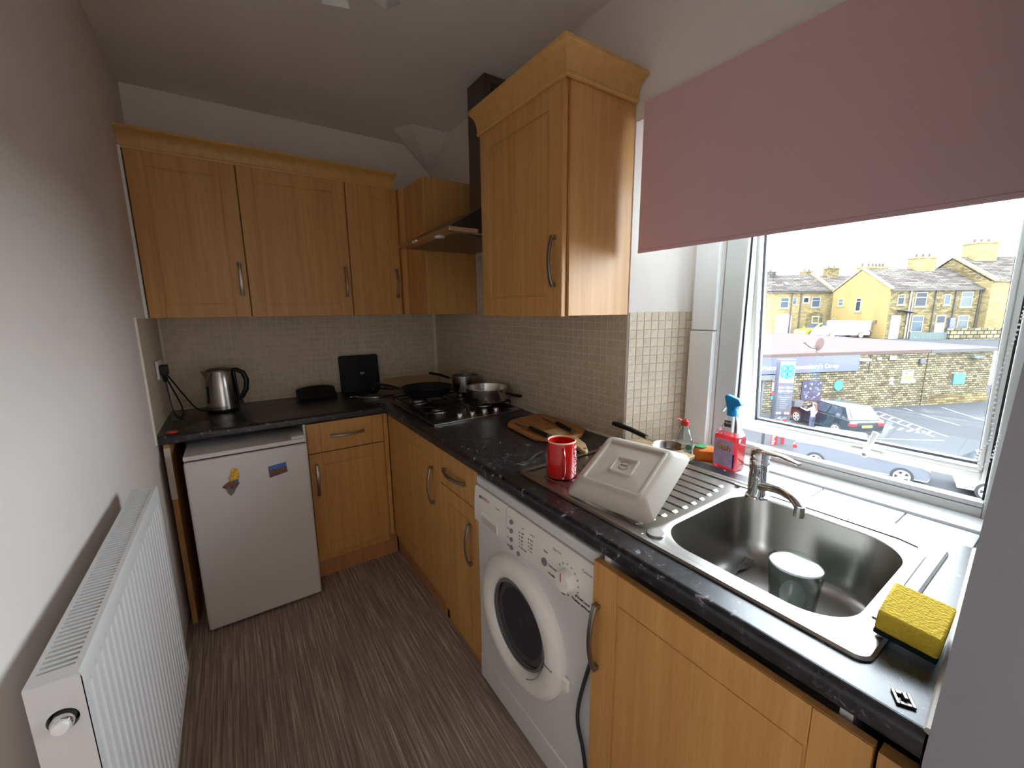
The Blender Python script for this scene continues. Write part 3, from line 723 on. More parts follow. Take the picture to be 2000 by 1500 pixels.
for k in range(4): MB().box(wx - .0137, wx - .0125, -1.9215, -1.9185, .762 - k * .0118, .765 - k * .0118).build('lamp', 'dark_print', pan)
for s_, y, z in (('1000', -1.887, .7635), ('800', -1.886, .7517), ('600', -1.886, .7399), ('400', -1.886, .7281), ('Rinse hold', -1.894, .7163), ('spin', -1.886, .780), ('ready in', -1.934, .780), ('wash', -1.932, .7635), ('rinse', -1.932, .7517), ('spin', -1.932, .7399), ('end', -1.932, .7281)):
    text('lettering', s_, .0072, 'grey_print', pan, TWP(y, z))
for s_, y, z in (('1/2', -1.812, .785), ('Extra', -1.812, .747), ('Pre', -1.812, .718), ('Quick', -1.812, .690)): text('lettering', s_, .0065, 'grey_print', pan, TWP(y, z))
for s_, y, z, sz in (('Start', -1.998, .763, .009), ('Easy-Care', -2.045, .788, .008), ('Delicates', -2.030, .732, .0095), ('Woollens', -2.030, .708, .009), ('Spin', -2.075, .682, .009), ('Cottons', -2.158, .786, .0105), ('Mixed Load', -2.148, .706, .0105), ('Freshen up/Mixed', -2.143, .691, .0085)):
    text('lettering', s_, sz, 'dark_print', pan, TWP(y, z))
for k in range(12):
    a = PI * (.78 - k * .125); y = -2.090 - .042 * math.cos(a); z = .730 + .042 * math.sin(a)
    text('lettering', ('90', '60', '40', '30', '60', '40', '30', '40', '30', '40', '20', '0')[k], .0065, 'grey_print', pan, TWP(y, z))
dl = MB().lathe([(.031, -.010), (.030, -.014), (.028, -.030), (.026, -.033), (.012, -.034)], (wx, -2.090, .730), 32, axis='x').build('dial', 'panel_white', t, smooth=True)
MB().box(wx - .0355, wx - .034, -2.0885, -2.0865, .732, .756).build('pointer', 'red_print', dl)
# round door
dc = (wx, -1.862, .440)
ring = MB().lathe([(.216, .001), (.217, -.012), (.207, -.026), (.185, -.034), (.160, -.033), (.146, -.022), (.138, -.006), (.136, .001)], dc, 64, cap0=False, cap1=False, axis='x').build('door', 'panel_white', t, smooth=True)
MB().lathe([(.140, -.012), (.134, -.016), (.110, -.020), (.060, -.006), (.01, -.002)], dc, 48, cap0=False, axis='x').build('door_glass', 'door_glass', ring, smooth=True)
MB().lathe([(.139, -.0125), (.139, -.017), (.131, -.018), (.131, -.013)], dc, 48, cap0=False, cap1=False, axis='x').build('glass_rim', 'grey_print', ring, smooth=True)
MB().lathe([(.137, -.001), (.120, -.0015), (.112, -.0018), (.02, -.002)], dc, 48, cap0=False, axis='x').build('drum', 'drum', ring, smooth=True)
MB().lathe([(.128, -.002), (.122, -.007), (.114, -.007), (.108, -.002)], dc, 48, cap0=False, cap1=False, axis='x').build('rubber_seal', 'ceramic_button', ring, smooth=True)
b = MB(); n = 14; pth = []
for k in range(n + 1):
    a = -PI * .02 - k / n * PI * .32; pth.append((wx - .0352, dc[1] - .150 * math.cos(a), dc[2] + .150 * math.sin(a)))
b.sweep(pth, [(-.001, -.0006), (.001, -.0006), (.001, .0006), (-.001, .0006)])
b.box(wx - .0355, wx - .030, dc[1] - .192, dc[1] - .150, dc[2] - .0105, dc[2] - .0085)
b.build('door_release_seam', 'grey_print', ring)
b = MB(); b.box(wx - .014, wx, dc[1] - .236, dc[1] - .208, dc[2] - .055, dc[2] - .02); b.build('latch', 'panel_white', t, bevel=.004)
MB().box(wx - .003, wx + .02, wy1 + .003, wy0 - .003, .022, .118).build('kick_panel', 'white_enamel', t, bevel=.003)
for k in range(4): MB().lathe([(.02, 0), (.02, .022)], ((wx + .06, -.11)[k % 2], (wy0 - .05, wy1 + .05)[k // 2], 0), 12).build('foot', 'black_plastic', t)
c = MB().tube(smooth_path([(-.575, -2.187, .02), (-.576, -2.184, .13), (-.577, -2.163, .26), (-.577, -2.140, .33), (-.577, -2.143, .40), (-.576, -2.168, .51), (-.574, -2.181, .56)]), .0052, 8).build('power_cable', 'grey_cable', smooth=True)
tag(c, 'dark grey cable hanging down in front of the washing machine edge', 'cable')
MB().box(-.584, -.560, -2.192 - .0, -2.190 + .0, 0, 0.001) if 0 else None

# ================================================================== SINK AND WORKTOP THINGS
SX0, SX1, SY0, SY1 = -.522, -.022, -1.782, -2.676
ZS = ZT + .006
sk = thing('sink', 'stainless steel inset sink with ribbed drainer and single bowl', 'sink', (-.27, -2.23, ZT))
bcx, bcy, bhx, bhy, brd = -.277, -2.451, .194, .180, .085
N_ = 8
def oring(z, ins): return rr((SX0 + SX1) / 2, (SY0 + SY1) / 2, (SX1 - SX0) / 2 - ins, (SY0 - SY1) / 2 - ins, max(.004, .022 - ins), z, N_)
# deck: outer rim -> recessed deck with bowl hole and drainer field
b = MB()
b.loft([oring(ZT + .0003, 0), oring(ZT + .003, 0), oring(ZS + .001, .004), oring(ZS + .001, .012), oring(ZS - .0015, .018)], False, False)
b.build('rim', 'steel_sink', sk, smooth=True)
def ringmap(outer, inner): return [outer, inner]
# deck around the bowl (right part) and drainer (left part)
ins = .018; dx0, dx1 = SX0 + ins, SX1 - ins; dy0, dy1 = SY0 - ins, SY1 + ins
ymid = -2.258
zd = ZS - .0015
def rect_ring(x0, x1, y0, y1, ring, z):
    # project the bowl ring onto a rectangle, same vertex count
    cx, cy = (x0 + x1) / 2, (y0 + y1) / 2; out = []
    for p in ring:
        dx, dy = p[0] - bcx, p[1] - bcy
        k = 1e9
        if dx > 1e-6: k = min(k, (x1 - bcx) / dx)
        if dx < -1e-6: k = min(k, (x0 - bcx) / dx)
        if dy > 1e-6: k = min(k, (y1 - bcy) / dy)
        if dy < -1e-6: k = min(k, (y0 - bcy) / dy)
        out.append((bcx + dx * k, bcy + dy * k, z))
    return out
R0 = rr(bcx, bcy, bhx, bhy, brd, zd, 14)
# insert exact rectangle corners by snapping nearest samples
rect = rect_ring(dx0, dx1, dy1, ymid, R0, zd)
for cxy in ((dx0, dy1), (dx1, dy1), (dx0, ymid), (dx1, ymid)):
    i = min(range(len(rect)), key=lambda k: (rect[k][0] - cxy[0]) ** 2 + (rect[k][1] - cxy[1]) ** 2); rect[i] = (cxy[0], cxy[1], zd)
b = MB(); b.loft([rect, rr(bcx, bcy, bhx + .006, bhy + .006, brd + .006, zd, 14), rr(bcx, bcy, bhx, bhy, brd, zd - .004, 14)], False, False)
b.build('deck', 'steel_sink', sk, smooth=True)
b = MB(); b.loft([rr(bcx, bcy, bhx, bhy, brd, zd - .004, 14), rr(bcx, bcy, bhx - .006, bhy - .006, brd - .002, zd - .05, 14), rr(bcx, bcy, bhx - .014, bhy - .014, brd - .006, .80, 14), rr(bcx, bcy, bhx - .022, bhy - .022, brd - .012, .772, 14),
                 rr(bcx, bcy, bhx - .036, bhy - .036, brd - .022, .757, 14), rr(bcx, bcy, bhx - .060, bhy - .060, brd - .035, .7525, 14), rr(bcx, bcy, .05, .05, .045, .751, 14), rr(bcx, bcy, .035, .035, .034, .7505, 14)], False, True)
b.build('bowl', 'steel_sink', sk, smooth=True)
b = MB(); b.lathe([(.034, .7515), (.030, .7525), (.012, .7510)], (bcx, bcy, 0), 24, cap0=False); b.build('waste', 'steel', sk, smooth=True)
# drainer
b = MB(); b.add([(dx0, dy0, zd - .004), (dx1, dy0, zd - .004), (dx1, ymid, zd - .004), (dx0, ymid, zd - .004)], [(0, 1, 2, 3)])
b.add([(dx0, ymid, zd), (dx1, ymid, zd), (dx1, ymid, zd - .004), (dx0, ymid, zd - .004)], [(0, 1, 2, 3)])
b.build('drainer', 'steel_sink', sk)
for k in range(10):
    x = -.462 + k * .0405
    y1 = -2.232 + .016 * abs((k - 4.5) / 4.5) ** 2; y0 = -1.86
    pr = [(x - .012, zd - .0042), (x - .0085, zd - .0008), (x + .0085, zd - .0008), (x + .012, zd - .0042)]
    b = MB(); b.loft([[(p, y0, z) for p, z in pr], [(p, y1, z) for p, z in pr]])
    b.loft([[(p, y1, z) for p, z in pr], [(x + (p - x) * .6, y1 - .008, min(z, zd - .004)) for p, z in pr]])
    b.build('drainer_rib', 'steel_sink', sk)
b = MB(); b.prism([(zd - .0042, dx1 - .012), (zd, dx1 - .004), (zd, dx1 + .001), (zd - .0042, dx1 + .001)], 'y', ymid, dy0) if 0 else b.box(dx1 - .010, dx1 + .001, ymid, dy0, zd - .0042, zd)
b.build('drainer_edge', 'steel_sink', sk, bevel=.002); MB().box(dx0 - .001, dx0 + .010, ymid, dy0, zd - .0042, zd).build('drainer_edge', 'steel_sink', sk, bevel=.002)
# raised frame line behind the bowl
b = MB(); b.sweep([(-.058, ymid + .02, zd + .0008), (-.050, -2.45, zd + .0008), (-.050, -2.60, zd + .0008), (-.062, -2.635, zd + .0008), (-.10, -2.648, zd + .0008), (-.40, -2.650, zd + .0008)], [(-.006, -.002), (.006, -.002), (.003, .002), (-.003, .002)])
b.build('raised_line', 'steel_sink', sk, smooth=True)
b = MB(); b.lathe([(.021, 0), (.021, .003), (.019, .0048), (.0, .005)], (-.477, -2.276, zd), 24, cap1=False); b.build('hole_cover', 'steel_sink', sk, smooth=True)

# tap
tp = thing('mixer_tap', 'chrome single lever mixer tap behind the sink bowl', 'tap', (-.095, -2.322, zd))
tx, ty = -.088, -2.312; zd += .0006
MB().lathe([(.027, 0), (.027, .004), (.023, .007), (.0225, .05), (.0215, .075), (.023, .078), (.024, .105), (.021, .112)], (tx, ty, zd), 28).build('body', 'chrome', tp, smooth=True)
sd = Vector((-.55, -.835, 0)).normalized()
pth = []
for k in range(12):
    s = k / 11; d_ = .012 + .150 * s
    pth.append((tx + sd.x * d_, ty + sd.y * d_, zd + .034 + .026 * math.sin(min(1, s * 1.15) * PI * .62) - (0 if s < .88 else (s - .88) * .10)))
MB().tube(pth, lambda t: .0125 - .003 * t, 12).build('spout', 'chrome', tp, smooth=True)
e = Vector(pth[-1])
MB().lathe([(.0105, .006), (.0115, -.008), (.0115, -.020), (.009, -.021)], e + sd * .001, 16).build('aerator', 'steel', tp, smooth=True)
ld = Vector((-.35, -.94, 0)).normalized()
lev = MB().lathe([(.0245, 0), (.0235, .016), (.016, .026), (.004, .029)], (tx, ty, zd + .112), 24)
lev.sweep([Vector((tx, ty, zd + .130)), Vector((tx, ty, zd + .134)) + ld * .03, Vector((tx, ty, zd + .137)) + ld * .07, Vector((tx, ty, zd + .134)) + ld * .115], lambda t: [((.017 - .009 * t) * math.cos(2 * PI * i / 12), (.0075 - .004 * t) * math.sin(2 * PI * i / 12)) for i in range(12)])
lev.build('lever', 'chrome', tp, smooth=True)

# stoneware dish turned upside down, tilted on the drainer
P0 = Vector((-.505, -1.999, .9165)); P1 = Vector((-.459, -2.250, .9165)); P3 = Vector((-.293, -1.960, 1.029))
ex = (P1 - P0).normalized(); ey = (P3 - P0); ey = (ey - ex * ex.dot(ey)).normalized(); ez = ex.cross(ey)
if ez.z < 0: ez = -ez
TD = Matrix(((ex.x, ey.x, ez.x, P0.x), (ex.y, ey.y, ez.y, P0.y), (ex.z, ey.z, ez.z, P0.z), (0, 0, 0, 1)))
W_, H_ = .255, .246
ds = thing('baking_dish', 'square off white stoneware dish upside down on the drainer', 'dish', (P0 + P1) / 2)
def dring(i, z, r): return rr(W_ / 2, H_ / 2, W_ / 2 - i, H_ / 2 - i, r, z, 6)
b = MB(TD); DD = .040
b.loft([dring(.010, .0, .018), dring(.004, -.002, .02), dring(0, .002, .02), dring(.001, .008, .02), dring(.020, .030, .022), dring(.026, .037, .024), dring(.034, DD, .022), dring(.110, DD + .0005, .01)], False, True)
b.loft([dring(.010, .0, .018), dring(.028, .030, .02), dring(.040, .034, .018)], False, True)
b.build('dish', 'stoneware', ds, smooth=True)
def foot(i0, w, h, r):
    b = MB(TD); o = dring(i0, DD, r); b.loft([dring(i0, DD - .001, r), dring(i0 + .001, DD + h, r), dring(i0 + w, DD + h, max(.003, r - w)), dring(i0 + w + .001, DD - .001, max(.003, r - w))], False, False)
    return b
foot(.040, .006, .0055, .010).build('foot_ring', 'stoneware', ds, smooth=True)
foot(.094, .005, .0048, .006).build('inner_ring', 'stoneware', ds, smooth=True)
TDT = TD @ Matrix.Translation((W_ / 2, H_ / 2, DD + .001)) @ Matrix.Rotation(PI * .0, 4, 'Z')
b = MB(TDT)
for a0, a1 in ((.12, .88), (1.12, 1.88)):
    b.sweep([(.0145 * math.cos(PI * (a0 + (a1 - a0) * k / 14)), .0145 * math.sin(PI * (a0 + (a1 - a0) * k / 14)), .0002) for k in range(15)], [(-.0006, -.0003), (.0006, -.0003), (.0006, .0003), (-.0006, .0003)])
for k in range(5): b.box(-.011 + k * .0045, -.0075 + k * .0045, -.0022, .0022, -.0001, .0005)
b.build('maker_stamp', 'grey_print', ds)

# red mug
mugc = (-.424, -1.886, zd + .0002)
mg = thing('red_mug', 'tall glossy red mug with pale rim standing on the drainer', 'mug', mugc)
SXM, SYM = 1.0, 1.0
b = MB().lathe([(.030, 0), (.044, 0), (.0468, .004), (.0462, .05), (.0452, .09), (.0445, .1115)], mugc, 40, cap1=False, sx=SXM, sy=SYM)
b.lathe([(.0405, .1115), (.0408, .09), (.042, .012), (.030, .007)], mugc, 40, cap0=False)
b.build('body', 'red_glaze', mg, smooth=True)
MB().lathe([(.0447, .1105), (.0445, .1135), (.0427, .1150), (.0408, .1135), (.0404, .1105)], mugc, 40, False, False).build('rim', 'cream', mg, smooth=True)
hd = Vector((CX - mugc[0], CY - mugc[1], 0)).normalized(); hd = (Matrix.Rotation(.12, 3, 'Z') @ hd)
mc = Vector(mugc)
b = MB(); pth = []
for k in range(15):
    a = PI * (-.5 + k / 14); pth.append(mc + hd * (.043 + .030 * math.cos(a)) + Vector((0, 0, .056 + .040 * math.sin(a))))
b.sweep(pth, [(.0065 * math.cos(2 * PI * i / 10), .0048 * math.sin(2 * PI * i / 10)) for i in range(10)], upv=tuple(hd))
b.build('handle', 'red_glaze', mg, smooth=True)
sdv = Matrix.Rotation(1.02, 3, 'Z') @ hd
ltr = 'NESCAFÉ'
for k, ch_ in enumerate(ltr):
    z = .017 + k * .0135
    tv = Vector((-sdv.y, sdv.x, 0))
    text('lettering', ch_, .0205, 'white_print', mg, frame(mc + sdv * .0462 + Vector((0, 0, z)), (0, 0, 1), -tv), ext=.0008)

# chopping board with two knives
zbT = ZT + .018
cb = thing('chopping_board', 'worn bamboo paddle chopping board in front of the hob', 'chopping board', (-.15, -1.45, ZT))
o4 = [(-.262, -1.335), (-.285, -1.56), (-.245, -1.612), (-.180, -1.640), (-.100, -1.640), (-.035, -1.590), (-.022, -1.545), (-.020, -1.29), (-.045, -1.262), (-.215, -1.290)]
b = MB().prism(o4, 'z', ZT + .0005, zbT); b.build('board', 'bamboo', cb, bevel=.005, seg=3)
b = MB().loft([[(p[0], p[1], z) for p in ((-.192, -1.64), (-.135, -1.64), (-.172, -1.735), (-.218, -1.795), (-.232, -1.797), (-.238, -1.785), (-.215, -1.72))] for z in (ZT + .0007, zbT - .001)])
b.build('paddle_handle', 'bamboo_pale', cb, bevel=.004)
MB().lathe([(.005, .0), (.005, .0006)], (-.215, -1.775, zbT - .001), 12).build('hanging_hole', 'black_plastic', cb)
MB().box(-.205, -.125, -1.60, -1.52, zbT, zbT + .0006).build('worn_patch', 'bamboo_pale', cb)
def knife(label, hp, he, bt):
    hp, he, bt = Vector(hp), Vector(he), Vector(bt)
    k = thing('kitchen_knife', label, 'knife', hp, 'knives on the chopping board')
    MB().sweep([he, he.lerp(hp, .5), hp], lambda t: [(.0105 * math.cos(2 * PI * i / 10), .0085 * math.sin(2 * PI * i / 10)) for i in range(10)]).build('handle', 'black_plastic', k, smooth=True)
    dv = (he - hp).normalized(); MB().sweep([he - dv * .003, he + dv * .006], [(.0108 * math.cos(2 * PI * i / 10), .0088 * math.sin(2 * PI * i / 10)) for i in range(10)]).build('end_cap', 'steel_dark', k)
    d = (bt - hp); n = Vector((-d.y, d.x, 0)).normalized(); zz = Vector((0, 0, .0009))
    q = [hp - n * .008, hp + n * .010, hp + d * .7 + n * .009, bt]
    MB().loft([[p - zz for p in q], [p + zz for p in q]]).build('blade', 'steel_dark', k)
knife('black handled knife on the board nearest the worktop edge', (-.238, -1.475, zbT + .010), (-.251, -1.612, zbT + .010), (-.232, -1.350, zbT + .002))
knife('black handled knife on the board nearest the tiled wall', (-.100, -1.485, zbT + .010), (-.131, -1.617, zbT + .010), (-.075, -1.345, zbT + .002))

def fork(name, label, a, bq, z, lift=0.):
    a = Vector((a[0], a[1], z)); bq = Vector((bq[0], bq[1], z)); d = (bq - a); L = d.length; d.normalize(); n = Vector((-d.y, d.x, 0))
    T = Matrix(((d.x, n.x, 0, a.x), (d.y, n.y, 0, a.y), (0, 0, 1, a.z), (0, 0, 0, 1)))
    f = thing(name, label, 'fork', a)
    b = MB(T)
    hl = L * .66
    b.sweep([(0, 0, .003 + lift), (hl * .5, 0, .006 + lift * .7), (hl, 0, .003)], lambda t: [(-(.0055 - .003 * t), -.0011), ((.0055 - .003 * t), -.0011), ((.0055 - .003 * t), .0011), (-(.0055 - .003 * t), .0011)])
    b.sweep([(hl, 0, .003), (hl + L * .07, 0, .0015), (hl + L * .14, 0, .0022)], lambda t: [(-(.003 + .009 * t), -.001), ((.003 + .009 * t), -.001), ((.003 + .009 * t), .001), (-(.003 + .009 * t), .001)])
    b.build('handle', 'steel', f)
    for k in range(4):
        y = -.0096 + .0064 * k
        MB(T).sweep([(hl + L * .135, y, .0022), (hl + L * .26, y, .003), (L, y, .0075)], [(-.0017, -.0008), (.0017, -.0008), (.0017, .0008), (-.0017, .0008)]).build('tine', 'steel', f)
fork('dinner_fork', 'small fork lying on the black worktop by the mug', (-.345, -1.690), (-.485, -1.748), ZT + .001, .004)
fork('dinner_fork', 'fork lying in the bottom of the sink bowl', (-.335, -2.352), (-.150, -2.338), .7565)

# glass cup full of water
gc = Vector((-.232, -2.473, .7535))
g = thing('glass_cup', 'clear glass cup filled with cloudy water in the sink bowl', 'cup', gc)
b = MB().lathe([(.040, .0), (.0455, .002), (.050, .05), (.055, .103)], gc, 40, cap1=False); b.lathe([(.055, .103), (.0535, .1045), (.0522, .103), (.0475, .05), (.043, .008), (.010, .006)], gc, 40, cap0=False)
b.build('glass', 'thin_glass', g, smooth=True)
MB().lathe([(.0425, .0085), (.0468, .05), (.0514, .0985), (.010, .0985)], gc, 40).build('water', 'water', g, smooth=True)
hdg = Vector((CX - gc.x, CY - gc.y, 0)).normalized(); hdg = Matrix.Rotation(-.05, 3, 'Z') @ hdg
MB().sweep([gc + hdg * r + Vector((0, 0, z)) for r, z in ((.050, .078), (.068, .080), (.076, .068), (.074, .045), (.062, .032), (.048, .032))], [(-.006, -.0025), (.006, -.0025), (.006, .0025), (-.006, .0025)], upv=tuple(hdg)).build('handle', 'thin_glass', g, smooth=True)

# sponge
sp = thing('washing_up_sponge', 'yellow sponge with dark scouring side propped on sink edge', 'sponge', (-.43, -2.70, ZT))
S0 = Vector((-.445, -2.658, ZS + .002)); S1 = Vector((-.442, -2.736, ZT + .002))
sx_ = (S1 - S0).normalized(); sy_ = Vector((1, -.12, .12)); sy_ = (sy_ - sx_ * sx_.dot(sy_)).normalized(); sz_ = sx_.cross(sy_)
if sz_.z < 0: sz_ = -sz_
TSP = Matrix(((sx_.x, sy_.x, sz_.x, S0.x), (sx_.y, sy_.y, sz_.y, S0.y), (sx_.z, sy_.z, sz_.z, S0.z), (0, 0, 0, 1)))
MB(TSP).box(0, .073, 0, .092, .0085, .044).build('foam', 'sponge', sp, bevel=.004)
MB(TSP).box(0, .073, 0, .092, 0, .0083).build('scourer', 'scourer', sp, bevel=.002)
c = thing('metal_clip', 'tiny dark metal catch plate lying on the worktop end', 'clip', (-.548, -2.722, ZT))
TC = Matrix.Translation((-.548, -2.719, ZT + .0006)) @ Matrix.Rotation(.5, 4, 'Z')
MB(TC).box(-.012, .012, -.010, -.006, 0, .003).box(-.012, .012, .006, .010, 0, .003).box(-.012, -.007, -.006, .006, 0, .003).box(.006, .012, -.006, .006, 0, .003).build('plate', 'steel_dark', c, bevel=.0006)
MB(TC).box(-.005, .006, -.004, .001, .001, .007).build('tongue', 'steel_dark', c, bevel=.0008)
o = MB().lathe([(.017, 0), (.020, .002), (.020, .006), (.017, .008), (.011, .008), (.0095, .006), (.0095, .002), (.011, 0)], (-1.497, -.540, ZT + .0005), 28, False, False)
o.f += [tuple(((7) * 28 + i, 7 * 28 + (i + 1) % 28, (i + 1) % 28, i)) for i in range(28)]
tag(o.build('plastic_ring', 'orange_ring', smooth=True), 'small orange plastic ring on the worktop by left wall', 'ring')

# ------------------------------------------------------------------ pan and board behind the dish
zp = ZS + .0015
bd = MB().prism([(-.170, -1.800), (-.020, -1.800), (.028, -1.83), (.030, -2.055), (-.150, -2.075), (-.172, -2.05)], 'z', zp + .0005, zp + .015).build('wooden_board', 'bamboo_pale', bevel=.003)
tag(bd, 'pale wooden board lying behind the upturned dish', 'board')
pc = Vector((-.030, -1.990, zp + .0158))
pn_ = thing('small_frying_pan', 'small steel pan with black handle behind the upturned dish', 'pan', pc)
b = MB().lathe([(.036, 0), (.044, .002), (.054, .026), (.0555, .028)], pc, 36, cap1=False); b.lathe([(.0555, .028), (.0525, .026), (.042, .004), (.01, .003)], pc, 36, cap0=False); b.build('pan', 'steel', pn_, smooth=True)
h0 = Vector((.002, -1.935, pc.z + .033)); h1 = Vector((-.022, -1.735, pc.z + .047))
hp_ = pc + Vector((.006, .054, .027))
MB().sweep([hp_, hp_.lerp(h1, .22)], [(.008, -.003), (.008, .003), (-.008, .003), (-.008, -.003)]).build('handle_bracket', 'steel', pn_)
MB().sweep([hp_.lerp(h1, .20), hp_.lerp(h1, .6) + Vector((0, 0, .004)), h1], lambda t: [((.0105 + .003 * math.sin(PI * t)) * math.cos(2 * PI * i / 12), .0085 * math.sin(2 * PI * i / 12)) for i in range(12)]).build('handle', 'black_plastic', pn_, smooth=True)

# ------------------------------------------------------------------ bottles on the sill
ZSI = .8865
fb = Vector((.128, -2.118, ZSI)); vd = Vector((CX - fb.x, CY - fb.y, 0)).normalized(); sd_ = Vector((-vd.y, vd.x, 0))   # sd_: picture-right is -sd_
yaw_b = -.55
fx_ = Matrix.Rotation(yaw_b, 3, 'Z') @ sd_; fy_ = Vector((-fx_.y, fx_.x, 0))
TF = Matrix(((fx_.x, fy_.x, 0, fb.x), (fx_.y, fy_.y, 0, fb.y), (0, 0, 1, fb.z), (0, 0, 0, 1)))
sb_ = thing('spray_bottle', 'cleaning spray bottle with pink liquid and blue trigger on the sill', 'bottle', fb)
def fr_(hx, hy, r, z, cx=0): return rr(cx, 0, hx, hy, r, z, 5)
liq = [fr_(.040, .024, .008, .003), fr_(.042, .026, .009, .010), fr_(.042, .026, .009, .105), fr_(.040, .025, .010, .118)]
MB(TF).loft(liq).build('liquid', 'pink_liquid', sb_, smooth=True)
b = MB(TF); b.loft([fr_(.0410, .0250, .008, 0), fr_(.0430, .0270, .009, .008), fr_(.0430, .0270, .009, .112), fr_(.040, .025, .012, .126), fr_(.027, .020, .015, .148), fr_(.018, .016, .0155, .170), fr_(.0150, .0150, .0148, .186), fr_(.0135, .0135, .0133, .190)], True, True)
b.build('bottle', 'clear_plastic', sb_, smooth=True)
MB(TF).lathe([(.0165, .184), (.0170, .186), (.0170, .204), (.014, .208)], (0, 0, 0), 20).build('collar', 'trigger_blue', sb_, smooth=True)
b = MB(TF); b.loft([[(x * 1., y, z) for x, y, z in rg] for rg in (
    [(-.014, -.012, .206), (.014, -.012, .206), (.014, .012, .206), (-.014, .012, .206)],
    [(-.018, -.013, .222), (.018, -.013, .218), (.018, .013, .218), (-.018, .013, .222)],
    [(-.026, -.012, .246), (.034, -.012, .226), (.034, .012, .226), (-.026, .012, .246)],
    [(-.020, -.010, .254), (.022, -.010, .243), (.022, .010, .243), (-.020, .010, .254)])])
b.build('trigger_head', 'trigger_blue', sb_, bevel=.003)
MB(TF).sweep([(-.012, 0, .215), (-.026, 0, .208), (-.034, 0, .192)], [(-.006, -.002), (.006, -.002), (.006, .002), (-.006, .002)]).build('trigger', 'label_white', sb_)
TL = TF @ frame((0, -.0272, 0), (1, 0, 0), (0, 0, 1))
b = MB(TF); b.box(-.038, .030, -.0283, -.0272, .012, .104); lb = b.build('label_print', 'label_purple', sb_)
MB(TF).box(.0302, .036, -.0283, -.0272, .012, .06).build('label_edge', 'label_navy', sb_)
text('lettering', 'flash', .030, 'label_navy', sb_, TF @ frame((-.0035, -.0286, .077), (1, 0, -.12), (.12, 0, 1)), ext=.0003)
text('lettering', 'flash', .0285, 'label_orange', sb_, TF @ frame((-.0040, -.0291, .078), (1, 0, -.12), (.12, 0, 1)), ext=.0003)
MB(TF).box(-.014, .010, -.0178, -.0168, .146, .168).build('neck_label', 'label_navy', sb_)
text('lettering', 'NEW', .0115, 'white_print', sb_, TF @ frame((-.002, -.0181, .160), (1, 0, 0), (0, 0, 1)), ext=.0003)

wb_ = Vector((.096, -1.968, ZSI))
wl = thing('washing_up_bottle', 'clear washing up liquid bottle with open red flip cap', 'bottle', wb_)
TWB = Matrix.Translation(wb_) @ Matrix.Rotation(-.9, 4, 'Z')
b = MB(TWB); b.loft([rr(0, 0, hx, hy, r, z, 6) for hx, hy, r, z in ((.028, .019, .014, 0), (.030, .021, .015, .006), (.029, .020, .015, .03), (.030, .021, .016, .055), (.026, .019, .016, .078), (.018, .0155, .015, .102), (.0125, .0125, .0123, .116), (.0125, .0125, .0123, .122))])
b.build('bottle', 'clear_plastic', wl, smooth=True)
MB(TWB).loft([rr(0, 0, hx, hy, r, z, 6) for hx, hy, r, z in ((.0265, .0175, .013, .002), (.0280, .019, .014, .008), (.0272, .0182, .014, .020))]).build('liquid', 'water', wl, smooth=True)
MB(TWB).lathe([(.0138, .121), (.0142, .124), (.0142, .138), (.012, .140)], (0, 0, 0), 20).build('cap', 'red_glaze', wl, smooth=True)
MB(TWB).lathe([(.004, .139), (.003, .146)], (.002, 0, 0), 10).build('nozzle', 'red_glaze', wl, smooth=True)
b = MB(TWB); b.sweep([(-.012, 0, .140), (-.020, 0, .145), (-.034, 0, .148)], lambda t: [((.006 + .005 * t) * math.cos(2 * PI * i / 10), .0022 * math.sin(2 * PI * i / 10)) for i in range(10)]); b.build('flip_lid', 'red_glaze', wl, smooth=True)
MB(TWB).box(-.016, .008, -.0212, -.0205, .02, .056).build('label_print', 'label_white', wl)
TGL = TWB @ frame((.014, -.0206, .044), (1, 0, 0), (0, 0, 1))
MB(TGL).lathe([(.011, 0), (.011, .0006)], (0, 0, 0), 20).build('green_badge', 'label_green', wl)
MB(TWB).box(.002, .018, -.0170, -.0160, .092, .104).build('neck_label', 'red_print', wl) if 0 else None

ob = Vector((.140, -2.030, ZSI))
op = thing('sponge_packet', 'orange plastic packet lying on the sill between two bottles', 'packet', ob)
TO = Matrix.Translation(ob) @ Matrix.Rotation(-.95, 4, 'Z')
rings = []
for k, (hx, hy, z) in enumerate(((.034, .024, .0005), (.042, .031, .010), (.043, .032, .026), (.040, .028, .038), (.030, .018, .046))):
    rg = rr(0, 0, hx, hy, hy * .55, z, 5); rings.append([(x + random.uniform(-.0012, .0012), y + random.uniform(-.0012, .0012), zz + random.uniform(-.001, .001) * (k > 1)) for x, y, zz in rg])
MB(TO).loft(rings).build('wrap', 'orange_plastic', op, smooth=True)
b = MB(TO); b.add([(.028, -.015, .044), (.046, -.012, .058), (.044, .010, .060), (.026, .014, .045), (.028, -.014, .046), (.046, -.011, .060), (.044, .011, .062), (.026, .015, .047)], [(0, 1, 2, 3), (4, 5, 6, 7), (0, 1, 5, 4), (1, 2, 6, 5), (2, 3, 7, 6), (3, 0, 4, 7)]); b.build('wrap_fold', 'orange_plastic', op)
MB(TO).lathe([(.020, .045), (.020, .049)], (-.018, 0, 0), 20).build('green_tab', 'label_green', op)

